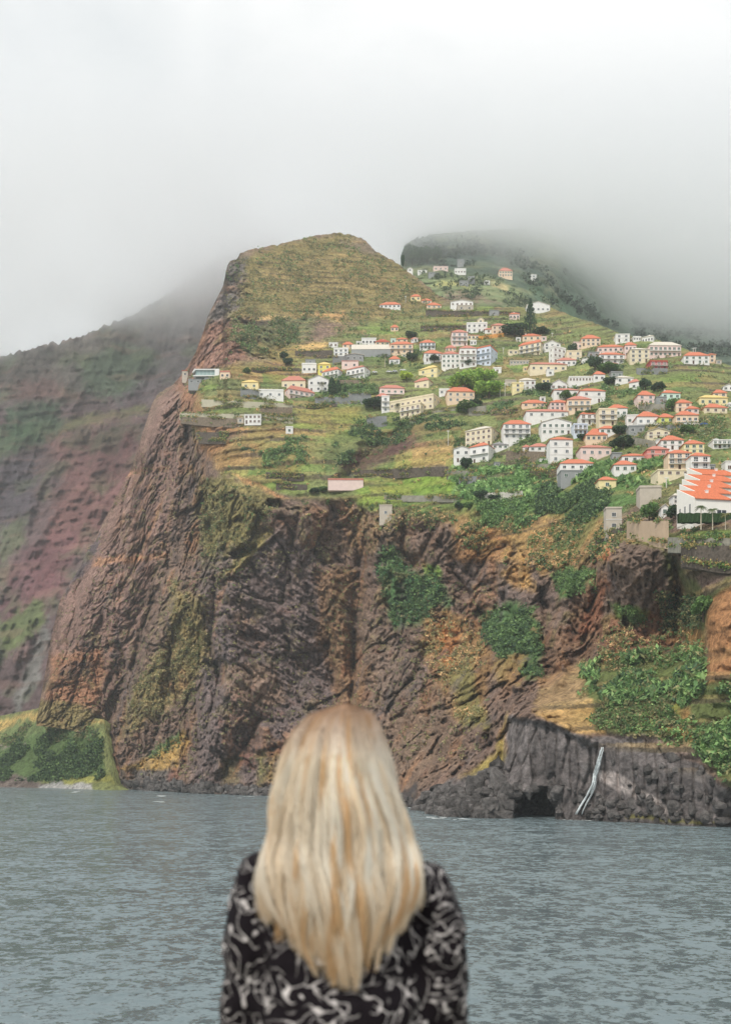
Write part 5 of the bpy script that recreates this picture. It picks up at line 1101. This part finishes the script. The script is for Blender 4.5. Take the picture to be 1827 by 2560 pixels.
TS = [
(710,898,22,20,'round','d','dark round tree left of the dark terrace wall, upper of two'),(720,914,24,21,'round','d','dark round tree left of the dark terrace wall, lower of two'),
(618,933,20,14,'round','m','green bush on the brown terrace right of the villa'),(1163,978,84,52,'round','b','broad bright green tree left of the cluster below the pale blue block'),
(1210,962,62,46,'round','b','bright green tree at the back of the cluster below the pale blue block'),(1222,992,72,44,'round','b','bright green tree at the lower right of the cluster below the pale blue block'),
(1015,950,32,24,'round','y','yellow-green tree above the cream hipped house'),(1325,842,46,96,'norfolk','d','tall dark conical pine with tiered branches in the upper village'),
(1285,842,60,36,'round','d','dark spreading tree left of the tall conical pine'),(1352,838,40,20,'round','d','low dark tree right of the tall conical pine'),
(863,983,7,20,'cypress','d','slim little cypress on the lawn by the white gateposts'),(830,988,20,44,'cypress','d','tall dark cypress, biggest beside the white gateposts'),(846,984,14,34,'cypress','d','second cypress touching the tallest one'),
(805,982,20,32,'palm','y','dry brownish palm by the pink arcaded house'),(767,969,18,28,'palm','d','dark palm between the cream villa and the white gabled house'),(962,916,24,38,'palm','m','tall palm left of the little orange-roofed house above the cars'),(994,1031,22,26,'palm','m','palm in front of the lower cream wing'),
(1612,974,30,30,'round','d','big dark round tree beside the golden field, left of a pair'),(1643,978,36,24,'round','d','big dark round tree beside the golden field, right of a pair'),
(1357,979,40,25,'round','d','dark tree left of the gabled house with blue windows'),(1413,999,28,25,'round','m','green tree in front of the low white house with salmon roof'),(1486,924,34,36,'round','d','very dark tree below the grey garage block'),
(1520,932,50,26,'round','m','wide green tree below the wide white house'),(1526,962,36,22,'round','d','dark green tree right of the little orange house by the arcade'),
(1678,1028,28,36,'round','m','green tree left of the peach house below the mint house'),(1549,1087,38,26,'round','d','dark tree right of the small white house with blue shutters'),(1556,1122,62,32,'round','d','wide dark tree behind the strong pink house'),
(1717,1085,36,24,'round','m','green tree at the left end of the green terraces on the right'),(1622,1304,44,52,'round','m','green tree between the beige cliff wall and the concrete block'),(1682,1302,32,46,'round','d','dark tree beside the nearest town house'),
(1165,1174,30,34,'round','d','dark tree in front of the lowest white gabled house'),(1236,1252,32,17,'round','d','dark bush below the long whitewashed wall'),(1201,1247,36,24,'round','d','dark bush at the left end of the long whitewashed wall'),
(1148,1274,24,20,'round','d','dark green bush at the right end of the green fields, left of a pair'),(1171,1274,24,22,'round','m','bright bush at the right end of the green fields, right of a pair'),
(785,1234,24,17,'round','d','dark bush in front of the pinkish stone barn'),(808,1230,22,16,'round','m','lighter bush in front of the pinkish stone barn'),(1757,1548,58,66,'round','m','rounded green shrub right of the columnar rock knoll'),
(1751,1320,34,70,'palm','m','tall palm in front of the orange row, left of three'),(1780,1321,32,62,'palm','m','tall palm in front of the orange row, middle of three'),(1812,1323,30,50,'palm','y','smaller palm in front of the orange row, right of three'),
(935,1022,56,30,'round','d','dark bushy tree left of the long cream apartments'),(1030,900,30,20,'round','d','dark tree behind the wide orange roof in the middle village'),(1085,905,24,20,'round','d','dark tree at the left foot of the arcaded block'),
(1170,916,22,20,'round','d','dark tree at the foot of the white three-storey apartment block'),(1028,845,30,18,'round','d','dark tree above the house with blue balcony'),(1170,1030,60,26,'round','m','green tree mass right of the wide peach house'),(1190,1018,30,22,'round','d','dark tree on the slope right of the wide peach house'),
(1430,890,24,34,'round','d','dark tree above the yellow-green field on the skyline slope'),(1460,905,18,14,'round','m','small green tree beside the half hidden grey garage'),(1475,1050,60,24,'round','m','green tree mass right of the pillar house'),(1450,1045,26,20,'round','m','green tree touching the pillar house'),(1390,1075,46,22,'round','m','leafy tree below the wide white gabled house'),(1455,1100,26,18,'round','d','dark bush by the tiered orange roof'),
]
for a in TS: tree(*a)
for k, (x, y, w, h) in enumerate([(1006,672,9,40),(1014,668,22,62),(1030,664,24,60),(1048,662,22,52),(1068,660,26,50),(1092,658,24,46)]):
    tree(x, y, w, h, 'round', 'd', ['thin wispy tree at the very left end of the misty ridge','tall dark tree second from the left end of the misty ridge','tall dark tree third from the left end of the misty ridge','dark tree fourth from the left end of the misty ridge','dark tree fifth from the left end of the misty ridge','dark tree sixth from the left end of the misty ridge'][k], group='tall trees on the misty ridge')
# clipped hedge below the town houses
c = W3(1760, 1300, 354.); V, Q = [], []; n = 60
for k in range(n+1):
    x = -9+34*k/n
    for y, z in ((-1.2, -1), (-1.2, 2.1), (1.2, 2.2), (1.2, -1)): V.append((x+.15*math.sin(k*1.7), y+.15*math.sin(k*2.3+z), z+.12*math.sin(k*1.3)))
for k in range(n):
    for j in range(3): Q.append((4*k+j, 4*k+4+j, 4*k+5+j, 4*k+1+j))
hd = mesh_obj('hedge', V, Q, simple('hedge_leaves', (52,76,44), .9, .2, .5, 2.5, .3)); hd.location = tuple(c); tag(hd, 'long clipped dark green hedge behind the three tall palms', 'hedge')
# ------------------------------------------------------------------ small things
def pole(fr, x, y0, y1, label, lamp=False):
    X0, Yb = px_of(fr, x, y1); _, Yt = px_of(fr, x, y0); d = float(ground([X0], [Yb])[0])-1; m = d/F; h = (Yb-Yt)*m
    o = empty('street_lamp' if lamp else 'utility_pole', tuple(W3(X0, Yb, d))); tag(o, label, 'lamp' if lamp else 'pole')
    boxes('post', [(-.17, .17, -.17, .17, -1, h)], simple('pale_post', (204,200,190), .7, .3, .1, 1), o)
    boxes('lamp_head' if lamp else 'crossarm', [(-.9, .9, -.15, .15, h, h+.3)] if not lamp else [(-.6, .6, -.4, .4, h, h+.5)], M_FRAME, o)
pole('J',85,420,565,'tall pale pole standing alone on the slope left of the largest cream house'); pole('J',732,505,625,'pale pole in front of the three-storey house with bright orange roof')
pole('B',332,100,160,'white street lamp left of the high yellow house',True); pole('K',925,930,1030,'thin pole standing in the banana grove'); pole('G',1105,390,450,'left one of two masts behind the white skyline house'); pole('G',1132,385,450,'right one of two masts behind the white skyline house')
pole('E',95,490,560,'thin pole left of the small cream shed'); pole('B',1395,1080,1205,'left one of two poles on the brown slope right of the green trees'); pole('B',1450,1080,1205,'right one of two poles on the brown slope right of the green trees'); pole('E',757,290,330,'small white pillar above the white gabled house')
def car(fr, x, y, wpx, col, label):
    X0, Yb = px_of(fr, x, y); d = float(ground([X0], [Yb])[0])-1.5; m = d/F; L_ = max(3.8, wpx/FR[fr][2]*m)
    o = empty('parked_car', tuple(W3(X0, Yb, d))); tag(o, label, 'car', 'cars parked along the village road'); h = L_/2
    P_ = [(-h, .35), (-h, .8), (-h*.8, .95), (-h*.45, 1.42), (h*.3, 1.45), (h*.62, 1.0), (h, .85), (h, .35)]; n = len(P_)
    V = [(a, -.85, b) for a, b in P_]+[(a, .85, b) for a, b in P_]; Q = [tuple(range(n))[::-1], tuple(range(n, 2*n))]+[(q, (q+1) % n, (q+1) % n+n, q+n) for q in range(n)]
    mesh_obj('body', V, Q, simple('car_paint_%d' % col[0], col, .3, .5, .03, 1), o)
    mesh_obj('side_window', [(-h*.68, -.87, .98), (h*.5, -.87, 1.02), (h*.25, -.87, 1.36), (-h*.42, -.87, 1.34)], [(0, 1, 2, 3)], M_PANE, o)
    for s in (-.62, .62):
        V = [(s*h+.33*math.cos(a), y_, .33+.33*math.sin(a)) for y_ in (-.9, -.7) for a in np.linspace(0, 6.28, 13)[:-1]]
        mesh_obj('wheel', V, [tuple(range(12))[::-1], tuple(range(12, 24))]+[(q, (q+1) % 12, (q+1) % 12+12, q+12) for q in range(12)], simple('tyre', (38,38,40), .9, .2, .1, 1), o)
car('A',1290,592,70,(232,232,232),'white car parked on the road, leftmost of the row below the palm'); car('A',1480,585,75,(226,226,228),'white car in the middle of the parked row'); car('A',1555,580,50,(200,202,206),'silver car right of the middle white one'); car('B',300,938,70,(236,236,234),'white car at the right end of the parked row')
car('K',1325,362,80,(60,96,160),'blue car on the right by the green terraces'); car('K',1145,362,60,(228,230,230),'white car by the long wide orange roof'); car('K',1235,362,50,(214,206,190),'beige car between the white and the blue one'); car('K',845,365,50,(220,224,226),'white car below the lavender white house')
# big satellite-dish like white tank
for fr, x, y, lb in (('K',840,560,'large white satellite dish left of the house with steep orange roof'),('K',1457,560,'white satellite dish at the right edge of the village')):
    X0, Y0 = px_of(fr, x, y); d = float(ground([X0], [Y0])[0])-3; o = empty('satellite_dish', tuple(W3(X0, Y0, d))); tag(o, lb, 'dish')
    V = [(0, .5, 1.2)]; Q = []
    for r in range(1, 4):
        for a in range(14): V.append((r*.55*math.cos(a*.4488), .5-.07*r*r, 1.2+r*.55*math.sin(a*.4488)))
    for a in range(14): Q.append((0, 1+a, 1+(a+1) % 14)); 
    for r in range(2):
        for a in range(14): i = 1+r*14; Q.append((i+a, i+14+a, i+14+(a+1) % 14, i+(a+1) % 14))
    mesh_obj('dish', V, Q, M_FRAME, o); boxes('stand', [(-.08, .08, .5, .66, -2, 1.2)], M_CONC2, o)
# waterfall down the basalt into the sea
T = [(1506,1868,5),(1500,1890,6),(1494,1915,8),(1487,1940,8),(1484,1962,9),(1474,1985,13),(1462,2005,14),(1452,2022,16),(1446,2036,18)]
V, Q = [], []
for st_ in range(11):
    o0 = NR.uniform(-.5, .5); k0 = 0 if st_ < 3 else NR.integers(0, 5); k1 = len(T) if st_ < 3 else min(len(T), k0+NR.integers(3, 6)); yy = np.linspace(T[k0][1], T[k1-1][1], 16); i = len(V)
    for q, y in enumerate(yy):
        cx_ = np.interp(y, [p[1] for p in T], [p[0] for p in T]); w = np.interp(y, [p[1] for p in T], [p[2] for p in T]); x = cx_+o0*w*1.3+NR.normal()*.5; hw_ = (.9+w*.12)*math.sin(math.pi*(q+.6)/17)**.5*NR.uniform(.6, 1.2)
        d = float(min(dB([x-4, x, x+4, x], [y, y, y, y+8])))-1.2-.3*(st_ % 3)
        V += [tuple(W3(x-hw_, y, d)), tuple(W3(x+hw_, y, d+.1))]
    for q in range(15): Q.append((i+2*q, i+2*q+2, i+2*q+3, i+2*q+1))
wf = mesh_obj('waterfall', V, Q, simple('falling_water', (216,224,226), .4, .4, .5, 1.6, .3), smooth=True); tag(wf, 'thin white waterfall running down the dark basalt into the sea', 'waterfall')
md = wf.modifiers.new('body', 'SOLIDIFY'); md.thickness = .15
# boulders at the foot of the cliffs
def rocks(items, label):
    bm = bmesh.new(); bmesh.ops.create_icosphere(bm, subdivisions=2, radius=1); B0 = np.array([v.co[:] for v in bm.verts]); F0 = np.array([[v.index for v in f.verts] for f in bm.faces]); bm.free()
    VV, QQ, CC_ = [], [], []; off = 0
    for poly, n, r0, r1 in items:
        xs = [q[0] for q in poly]; ys = [q[1] for q in poly]; px = NR.uniform(min(xs), max(xs), n*3); py = NR.uniform(min(ys), max(ys), n*3); k = poly_sd(px, py, poly) > 0; px, py = px[k][:n], py[k][:n]
        ds = dB(px, py)
        for x, y, d in zip(px, py, ds):
            r = r0+(r1-r0)*NR.random()**2.2; v = B0*(1+.5*fbm(B0+NR.uniform(0, 90, 3), .9, 2, 5)[:, None]); v = np.round(v*1.6+.5*np.sin(v*3+NR.uniform(0, 6)))/1.6*.45+v*.55
            v = v*r*NR.uniform(.6, 1.15, 3)+W3(x, y, d-r*.3); v[:, 2] = np.maximum(v[:, 2], -1); VV.append(v); QQ.append(F0+off); off += len(B0); g = NR.uniform(.6, 1.25); CC_.append(np.tile(np.array(lin((104,100,98)))*g, (len(B0), 1)))
    o = np_mesh('shore_rocks', np.concatenate(VV), np.concatenate(QQ), M_LAND, False, {'soil': np.concatenate(CC_)}); tag(o, label, 'rocks', kind='stuff')
rocks([([(1030,2035),(1060,1985),(1130,1955),(1180,2000),(1260,2045),(1100,2045)], 260, .8, 3.2), ([(1180,1950),(1260,1900),(1270,2040),(1180,2040)], 60, 1, 4), ([(1400,1960),(1500,1980),(1600,2000),(1827,2040),(1827,2062),(1450,2046)], 110, .7, 2.2), ([(1500,1870),(1700,1890),(1827,1970),(1827,2030),(1600,2000)], 40, .8, 2.2),
 ([(230,1975),(300,1950),(440,1955),(700,1975),(1030,1995),(1030,2012),(700,1992),(440,1984)], 420, 1, 3.6), ([(1265,1965),(1395,1965),(1398,2040),(1265,2040)], 60, 1.2, 3.6)], 'dark tumbled boulders along the waterline')
# ------------------------------------------------------------------ the woman in front
WD = 2.3; KM = WD/F
def wp(px, py): return (px-CX)*KM, HC+(HZ-py)*KM
GZ = HC+(HZ-1757)*KM-1.66; WXc = (852-CX)*KM
lookout = boxes('lookout_terrace', [(-6, 6, -6, 3.4, GZ-1.2, GZ)], M_CONC); tag(lookout, kind='structure')
woman = empty('person', (WXc, WD, GZ)); tag(woman, 'woman seen from behind with long blonde hair and a black coat patterned with white squiggles', 'person')
M_SKIN = simple('skin', (222,178,156), .55, .4, .06, 30)
def skin_obj(name, verts, edges, radii, mat, parent, root=0, sub=2):
    me = bpy.data.meshes.new(name); me.from_pydata(verts, edges, []); me.materials.append(mat); o = bpy.data.objects.new(name, me); COL.objects.link(o); o.parent = parent
    s = o.modifiers.new('skin', 'SKIN'); s.use_smooth_shade = True; lay = me.skin_vertices[0] if me.skin_vertices else None
    if lay is None:
        bm = bmesh.new(); bm.from_mesh(me); bm.verts.layers.skin.verify(); bm.to_mesh(me); bm.free(); lay = me.skin_vertices[0]
    for i, r in enumerate(radii): lay.data[i].radius = r if isinstance(r, tuple) else (r, r); lay.data[i].use_root = (i == root)
    sb = o.modifiers.new('sub', 'SUBSURF'); sb.levels = sub; sb.render_levels = sub; return o
V = [(0,0,.90),(0,0,1.08),(0,0,1.24),(0,.0,1.36),(0,.015,1.42),(0,.02,1.50),(0,.02,1.58),(0,.115,1.515)]; R = [(.14,.10),(.115,.085),(.135,.095),(.06,.05),(.046,.046),(.088,.1),(.078,.09),.014]; E = [(0,1),(1,2),(2,3),(3,4),(4,5),(5,6),(5,7)]
def chain(start, pts, rs):
    i = start
    for p, r in zip(pts, rs): V.append(p); R.append(r); E.append((i, len(V)-1)); i = len(V)-1
    return i
for s in (-1, 1):
    w_ = chain(2, [(s*.145,0,1.275),(s*.2,-.01,1.17),(s*.215,.0,1.03),(s*.22,.05,.90),(s*.22,.09,.80),(s*.22,.105,.755)], [.042,.042,.038,.033,.024,(.018,.034)])
    for k, (dx, ln) in enumerate(((-.024,.068),(-.008,.078),(.009,.074),(.024,.058))):      # four fingers, each its own bent chain
        x = s*.22+dx; chain(w_, [(x,.115,.725),(x,.12,.725-ln*.45),(x,.105,.725-ln*.8),(x-.002*s,.09,.725-ln)], [.0095,.0085,.008,.007])
    chain(w_, [(s*.22-s*.034,.105,.745),(s*.22-s*.046,.115,.715),(s*.22-s*.048,.115,.69)], [.011,.0095,.008])
    chain(0, [(s*.085,0,.82),(s*.095,0,.62),(s*.1,.0,.46),(s*.1,-.01,.26),(s*.1,-.01,.08),(s*.1,.03,.04),(s*.105,.13,.03)], [.085,.07,.052,.048,.034,.036,.028])
body = skin_obj('body', V, E, R, M_SKIN, woman)
M_EYE = simple('eye_white', (230,228,224), .3, .5, .02, 5)
for s in (-1, 1):
    bm = bmesh.new(); bmesh.ops.create_uvsphere(bm, u_segments=12, v_segments=8, radius=.012); me = bpy.data.meshes.new('eye'); bm.to_mesh(me); bm.free(); me.materials.append(M_EYE); inst('eye', me, body, (s*.031, .098, 1.535), (1, 1, 1))
# coat: torso and sleeves fused into one cloth surface
def coat_mat():
    m = bpy.data.materials.new('patterned_coat'); m.use_nodes = True; t = m.node_tree; t.nodes.clear()
    o = nd('ShaderNodeOutputMaterial', t); b = bp(t, Roughness=.85); b.inputs['Specular IOR Level'].default_value = .2
    tc_ = nd('ShaderNodeTexCoord', t)
    def noise(sc_, det=0., dist=0., off=0.):
        q = nd('ShaderNodeMapping', t); q.inputs['Location'].default_value = (off, off*.7, off*.3); t.links.new(tc_.outputs['Object'], q.inputs[0])
        n = nd('ShaderNodeTexNoise', t); n.inputs['Scale'].default_value = sc_; n.inputs['Detail'].default_value = det; n.inputs['Distortion'].default_value = dist; t.links.new(q.outputs[0], n.inputs['Vector']); return n.outputs[0]
    def mth(op, a, b_=0.):
        q = nd('ShaderNodeMath', t, operation=op)
        for i, v in enumerate((a, b_)):
            if isinstance(v, (int, float)): q.inputs[i].default_value = v
            else: t.links.new(v, q.inputs[i])
        return q.outputs[0]
    def ramp(v, a, b_, c=0., d=1.):
        r = nd('ShaderNodeMapRange', t, interpolation_type='SMOOTHSTEP'); t.links.new(v, r.inputs[0])
        for i, x in enumerate((a, b_, c, d)): r.inputs[i+1].default_value = x
        return r.outputs[0]
    n1 = noise(13.5, 0, 1.9, 3.); l1 = ramp(mth('ABSOLUTE', mth('SUBTRACT', n1, .5)), .008, .026, 1, 0)
    k1 = ramp(noise(21, 0, .5, 9.), .38, .44)
    n2 = noise(17, 0, 1.6, 31.); l2 = ramp(mth('ABSOLUTE', mth('SUBTRACT', n2, .52)), .007, .024, 1, 0); k2 = ramp(noise(15, 0, .3, 77.), .44, .50)
    bl = ramp(noise(34, 0, .6, 55.), .73, .79)
    p = mth('MAXIMUM', mth('MULTIPLY', l1, k1), mth('MULTIPLY', l2, k2)); p = mth('MAXIMUM', p, bl); tone = ramp(noise(60, 2, 0, 2.), .3, .7, .5, 1.); p = mth('MULTIPLY', p, tone)
    x = nd('ShaderNodeMix', t, data_type='RGBA'); x.inputs[6].default_value = (*lin((22,17,22)), 1); x.inputs[7].default_value = (*lin((214,208,206)), 1); t.links.new(p, x.inputs[0]); t.links.new(x.outputs[2], b.inputs['Base Color'])
    bu = nd('ShaderNodeBump', t); bu.inputs['Strength'].default_value = .5; bu.inputs['Distance'].default_value = .02; t.links.new(noise(9, 2, .4, 5.), bu.inputs['Height']); t.links.new(bu.outputs[0], b.inputs['Normal'])
    t.links.new(b.outputs[0], o.inputs[0]); return m
def tube(V, Q, P, RX, RY, n=24):
    i0 = len(V)
    for k, (x, y, z) in enumerate(P):
        for a in range(n): t_ = 2*math.pi*a/n; V.append((x+RX[k]*math.cos(t_), y+RY[k]*math.sin(t_), z))
    for k in range(len(P)-1):
        for a in range(n): Q.append((i0+k*n+a, i0+k*n+(a+1) % n, i0+(k+1)*n+(a+1) % n, i0+(k+1)*n+a))
    Q.append(tuple(range(i0+n-1, i0-1, -1))); Q.append(tuple(range(i0+(len(P)-1)*n, i0+len(P)*n)))
V, Q = [], []
tube(V, Q, [(0,0,.60),(0,0,.80),(0,0,.95),(0,0,1.1),(0,0,1.2),(0,0,1.27),(0,0,1.31),(0,.005,1.345),(0,.01,1.375)], [.215,.205,.195,.182,.185,.182,.16,.105,.062], [.145,.135,.125,.115,.115,.105,.09,.07,.056])
for s in (-1, 1):
    o_ = .0 if s < 0 else .02
    tube(V, Q, [(s*.13,0,1.335-o_*.5),(s*.168,-.002,1.315-o_),(s*.19,-.005,1.27-o_),(s*(.2+o_*.4),-.005,1.2),(s*(.203+o_*.8),0,1.1),(s*(.205+o_),.015,1.0),(s*(.205+o_),.05,.90),(s*(.207+o_),.08,.80)], [.03,.045,.052,.055,.057,.06,.056,.046], [.05,.062,.066,.066,.064,.062,.056,.046])
coat = mesh_obj('coat', V, Q, coat_mat(), woman, smooth=True)
rm_ = coat.modifiers.new('fuse', 'REMESH'); rm_.mode = 'VOXEL'; rm_.voxel_size = .009; rm_.use_smooth_shade = True
sm_ = coat.modifiers.new('soften', 'SMOOTH'); sm_.factor = .6; sm_.iterations = 8
tx = bpy.data.textures.new('cloth_folds', 'CLOUDS'); tx.noise_scale = .11; tx.noise_depth = 2
dm = coat.modifiers.new('folds', 'DISPLACE'); dm.texture = tx; dm.strength = .045; dm.mid_level = .5
V, Q = [], []
for s in (-1, 1): tube(V, Q, [(s*.1,0,.1),(s*.1,0,.4),(s*.09,0,.66)], [.07,.08,.1], [.07,.08,.1])
mesh_obj('trousers', V, Q, simple('dark_cloth', (30,30,36), .9, .2, .1, 8), woman, smooth=True)
for s in (-1, 1):
    V, Q = [], []; tube(V, Q, [(0,0,0),(0,0,.05),(0,-.03,.1)], [.045,.045,.04], [.13,.12,.05]); sh_ = mesh_obj('shoe', V, Q, simple('shoe_leather', (40,34,32), .5, .4, .05, 8), woman, smooth=True); sh_.location = (s*.105, .05, 0)
# hair
EY = [1757,1765,1786,1834,1907,1980,2066,2131,2196,2247,2290,2340,2400,2455]
EL = [862,835,780,742,716,698,688,678,686,696,708,722,756,792]
ER = [868,905,928,946,964,984,1012,1026,1030,1024,1010,998,968,934]
EL0 = [862,835,778,738,712,694,690,676,668,674,694,696,738,766]
NL, NS, SEG = 150, 48, 27
rng = np.random.default_rng(5); SV, SQ, SCc = [], [], []; off = 0
rt = np.array(lin((170,130,98))); lt = np.array(lin((255,250,238))); gd = np.array(lin((248,214,160))); dkb = np.array(lin((222,190,152)))
for lk in range(NL):
    u0 = rng.uniform(-1, 1) if lk > 14 else (-1 if lk % 2 else 1)*rng.uniform(.93, 1.0)
    u0 = np.sign(u0)*abs(u0)**.9; lay = rng.uniform(0, 1); ph = rng.uniform(0, 6.28); fr_ = rng.uniform(7, 11); amp = rng.uniform(.5, 1.0)*.0145
    end = 2452-(abs(u0)**2.6)*175*(1.05 if u0 < 0 else 1.0)-rng.uniform(0, 95)*(1-.7*lay)
    if u0 < -.9: end = rng.uniform(2262, 2345)
    base = rng.random(); tone = lt*(.55+.45*base)+gd*(.45-.45*base) if rng.random() > .15 else dkb*.6+gd*.4
    for s in range(NS):
        sp_ = rng.normal()*.038; so_ = rng.normal()*.3; e2 = end-abs(rng.normal())*22; rr = rng.uniform(.0, 1.)
        t = np.linspace(0, 1, SEG); py = 1757+4*rng.random()+(e2-1760)*t**.92
        u = np.clip(u0+sp_*(1-.82*t**1.5), -1.04, 1.04)
        xl = np.interp(py, EY, EL0 if (lk <= 14 and u0 < 0) else EL); xr = np.interp(py, EY, ER); X = (xl+xr)/2+u*(xr-xl)/2
        Z = HC+(HZ-py)*KM-GZ; x = (X-852)*KM
        h = (py-1757)*KM
        depth = np.interp(h, [0, .02, .06, .12, .2, .3, .42, .62], [.0, .045, .085, .108, .104, .098, .122, .118]) * (.9+.12*lay)
        y = .02*np.exp(-h/.05)-depth*(lambda f_, g_: f_+(np.maximum(f_, .93)-f_)*g_)(np.sqrt(np.clip(1-(u*.93)**2, 0, 1)), sstep(.27, .37, h))-.012*(1-np.abs(u))+.006*rr+.01*np.sin(h*fr_*1.4+ph*2)*t
        x = x+amp*np.sin(h*fr_*1.7+ph+so_*t)*(.15+t)*1.5+rng.normal()*.0012+.0025*np.sin(h*38+ph+s*1.7)*t+(rng.normal()*.006*t if rng.random() < .1 else 0)
        C = np.stack([x, y, Z], 1); r = .00082*(1-.75*t**3)*rng.uniform(.7, 1.3)
        for q in range(3): 
            a = 2.094*q; SV.append(C+np.stack([r*math.cos(a), r*math.sin(a), r*0], 1))
        k = np.arange(SEG-1)
        for q in range(3):
            a = off+q*SEG; b2 = off+((q+1) % 3)*SEG; SQ.append(np.stack([a+k, b2+k, b2+k+1, a+k+1], 1))
        tt = np.clip(h/.13, 0, 1)[:, None]**1.2; c = rt*(1-tt)+tone*tt; lo = np.clip((h-.36)/.3, 0, 1)[:, None]; c = c*(1-.55*lo)+gd*.9*lo*.55; c = c*rng.uniform(.85, 1.12)*(1+.22*np.exp(-((u[:, None]-.15)/.35)**2)*np.exp(-((h[:, None]-.17)/.09)**2))  # dark roots, golden ends; whitish highlight on the crown painted into the strand colour
        SCc += [c, c, c]; off += 3*SEG
def hair_mat():
    m = leaf_mat('blonde_hair', .42); b = [n for n in m.node_tree.nodes if n.type == 'BSDF_PRINCIPLED'][0]; b.inputs['Specular IOR Level'].default_value = .5; return m
M_HAIR = hair_mat()
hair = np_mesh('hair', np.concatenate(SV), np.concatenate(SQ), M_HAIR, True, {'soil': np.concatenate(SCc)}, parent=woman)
# inner mass of the hair so that no daylight shows through
V = []; n1, n2 = 28, 17
for i in range(n1):
    py = 1764+(2330-1764)*i/(n1-1); h = (py-1757)*KM; xl = np.interp(py, EY, EL)+9; xr = np.interp(py, EY, ER)-9; mid_, hw_ = (xl+xr)/2, (xr-xl)/2*(1-.35*max(0, (py-2180)/150)); dp_ = float(np.interp(h, [0, .02, .06, .12, .2, .3, .42, .62], [.0, .04, .074, .094, .09, .085, .105, .1]))
    for j in range(n2):
        a = math.pi*j/(n2-1); V.append(((mid_+hw_*math.cos(a)-852)*KM, -dp_*math.sin(a)*.95+.01, HC+(HZ-py)*KM-GZ))
V = np.array(V); Q = np.array([(i*n2+j, i*n2+j+1, i*n2+n2+j+1, i*n2+n2+j) for i in range(n1-1) for j in range(n2-1)])
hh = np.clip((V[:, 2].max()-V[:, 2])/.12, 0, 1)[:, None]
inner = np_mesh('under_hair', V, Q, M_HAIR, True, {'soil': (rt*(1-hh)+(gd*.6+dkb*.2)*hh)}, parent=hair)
# front half of the hair over the crown and temples
bm = bmesh.new(); bmesh.ops.create_uvsphere(bm, u_segments=24, v_segments=16, radius=1); me = bpy.data.meshes.new('hair_cap')
for v in list(bm.verts):
    if v.co.z < -.2 and v.co.y > 0.2: v.co.z = -.2
bm.to_mesh(me); bm.free(); me.materials.append(simple('hair_roots', (190,152,116), .5, .4, .2, 60)); me.polygons.foreach_set('use_smooth', np.ones(len(me.polygons), bool)); inst('hair_cap', me, hair, (0, .015, 1.552), (.076, .088, .092))
# ------------------------------------------------------------------ air and cloud
def vol_mat(name, dens, col, aniso=0.0):
    m = bpy.data.materials.new(name); m.use_nodes = True; t = m.node_tree; t.nodes.clear()
    o = nd('ShaderNodeOutputMaterial', t); v = nd('ShaderNodeVolumePrincipled', t)
    v.inputs['Color'].default_value = (*col, 1); v.inputs['Density'].default_value = dens; v.inputs['Anisotropy'].default_value = aniso
    t.links.new(v.outputs[0], o.inputs['Volume']); return m, v
def box_obj(name, a, b, mat):
    (x0, y0, z0), (x1, y1, z1) = a, b
    V = [(x0,y0,z0),(x1,y0,z0),(x1,y1,z0),(x0,y1,z0),(x0,y0,z1),(x1,y0,z1),(x1,y1,z1),(x0,y1,z1)]
    return mesh_obj(name, V, [(3,2,1,0),(4,5,6,7),(0,1,5,4),(1,2,6,5),(2,3,7,6),(3,0,4,7)], mat)
mh, _ = vol_mat('haze_air', 0.00011, (0.95, 0.98, 1.0), 0.3)
haze = box_obj('haze', (-1500, -30, -4), (1500, 2300, 900), mh); tag(haze, kind='stuff')
mc, vc = vol_mat('low_cloud', 0.03, (1, 1, 1), 0.85)
t = mc.node_tree
g = nd('ShaderNodeTexCoord', t); s = nd('ShaderNodeSeparateXYZ', t); t.links.new(g.outputs['Object'], s.inputs[0])
n = nd('ShaderNodeTexNoise', t); n.inputs['Scale'].default_value = 0.0075; n.inputs['Detail'].default_value = 4; n.inputs['Roughness'].default_value = 0.55
t.links.new(g.outputs['Object'], n.inputs['Vector'])
def M2(op, a, b):
    q = nd('ShaderNodeMath', t, operation=op)
    for i, v in enumerate((a, b)):
        if isinstance(v, (int, float)): q.inputs[i].default_value = v
        else: t.links.new(v, q.inputs[i])
    return q.outputs[0]
rx = nd('ShaderNodeMapRange', t, interpolation_type='SMOOTHSTEP'); rx.inputs[1].default_value = -150; rx.inputs[2].default_value = 60; rx.inputs[4].default_value = 76; t.links.new(s.outputs[0], rx.inputs[0])
zz = M2('ADD', M2('ADD', s.outputs[2], M2('ADD', M2('MULTIPLY', M2('ABSOLUTE', s.outputs[0], 0.0), 0.23), rx.outputs[0])), M2('MULTIPLY', M2('SUBTRACT', n.outputs[0], 0.5), 240.0))
r = nd('ShaderNodeMapRange', t, interpolation_type='SMOOTHSTEP'); r.inputs[1].default_value = 660; r.inputs[2].default_value = 760; t.links.new(zz, r.inputs[0])
r2 = nd('ShaderNodeMapRange', t, interpolation_type='SMOOTHSTEP'); r2.inputs[1].default_value = 840; r2.inputs[2].default_value = 730; t.links.new(s.outputs[2], r2.inputs[0])
r3 = nd('ShaderNodeMapRange', t, interpolation_type='SMOOTHSTEP'); r3.inputs[1].default_value = 1060; r3.inputs[2].default_value = 1160; t.links.new(s.outputs[1], r3.inputs[0])
t.links.new(M2('MULTIPLY', M2('MULTIPLY', M2('MULTIPLY', r.outputs[0], r2.outputs[0]), r3.outputs[0]), 0.015), vc.inputs['Density'])
cloud = box_obj('cloud', (-1300, 1055, 540), (1300, 1750, 845), mc); tag(cloud, kind='stuff')
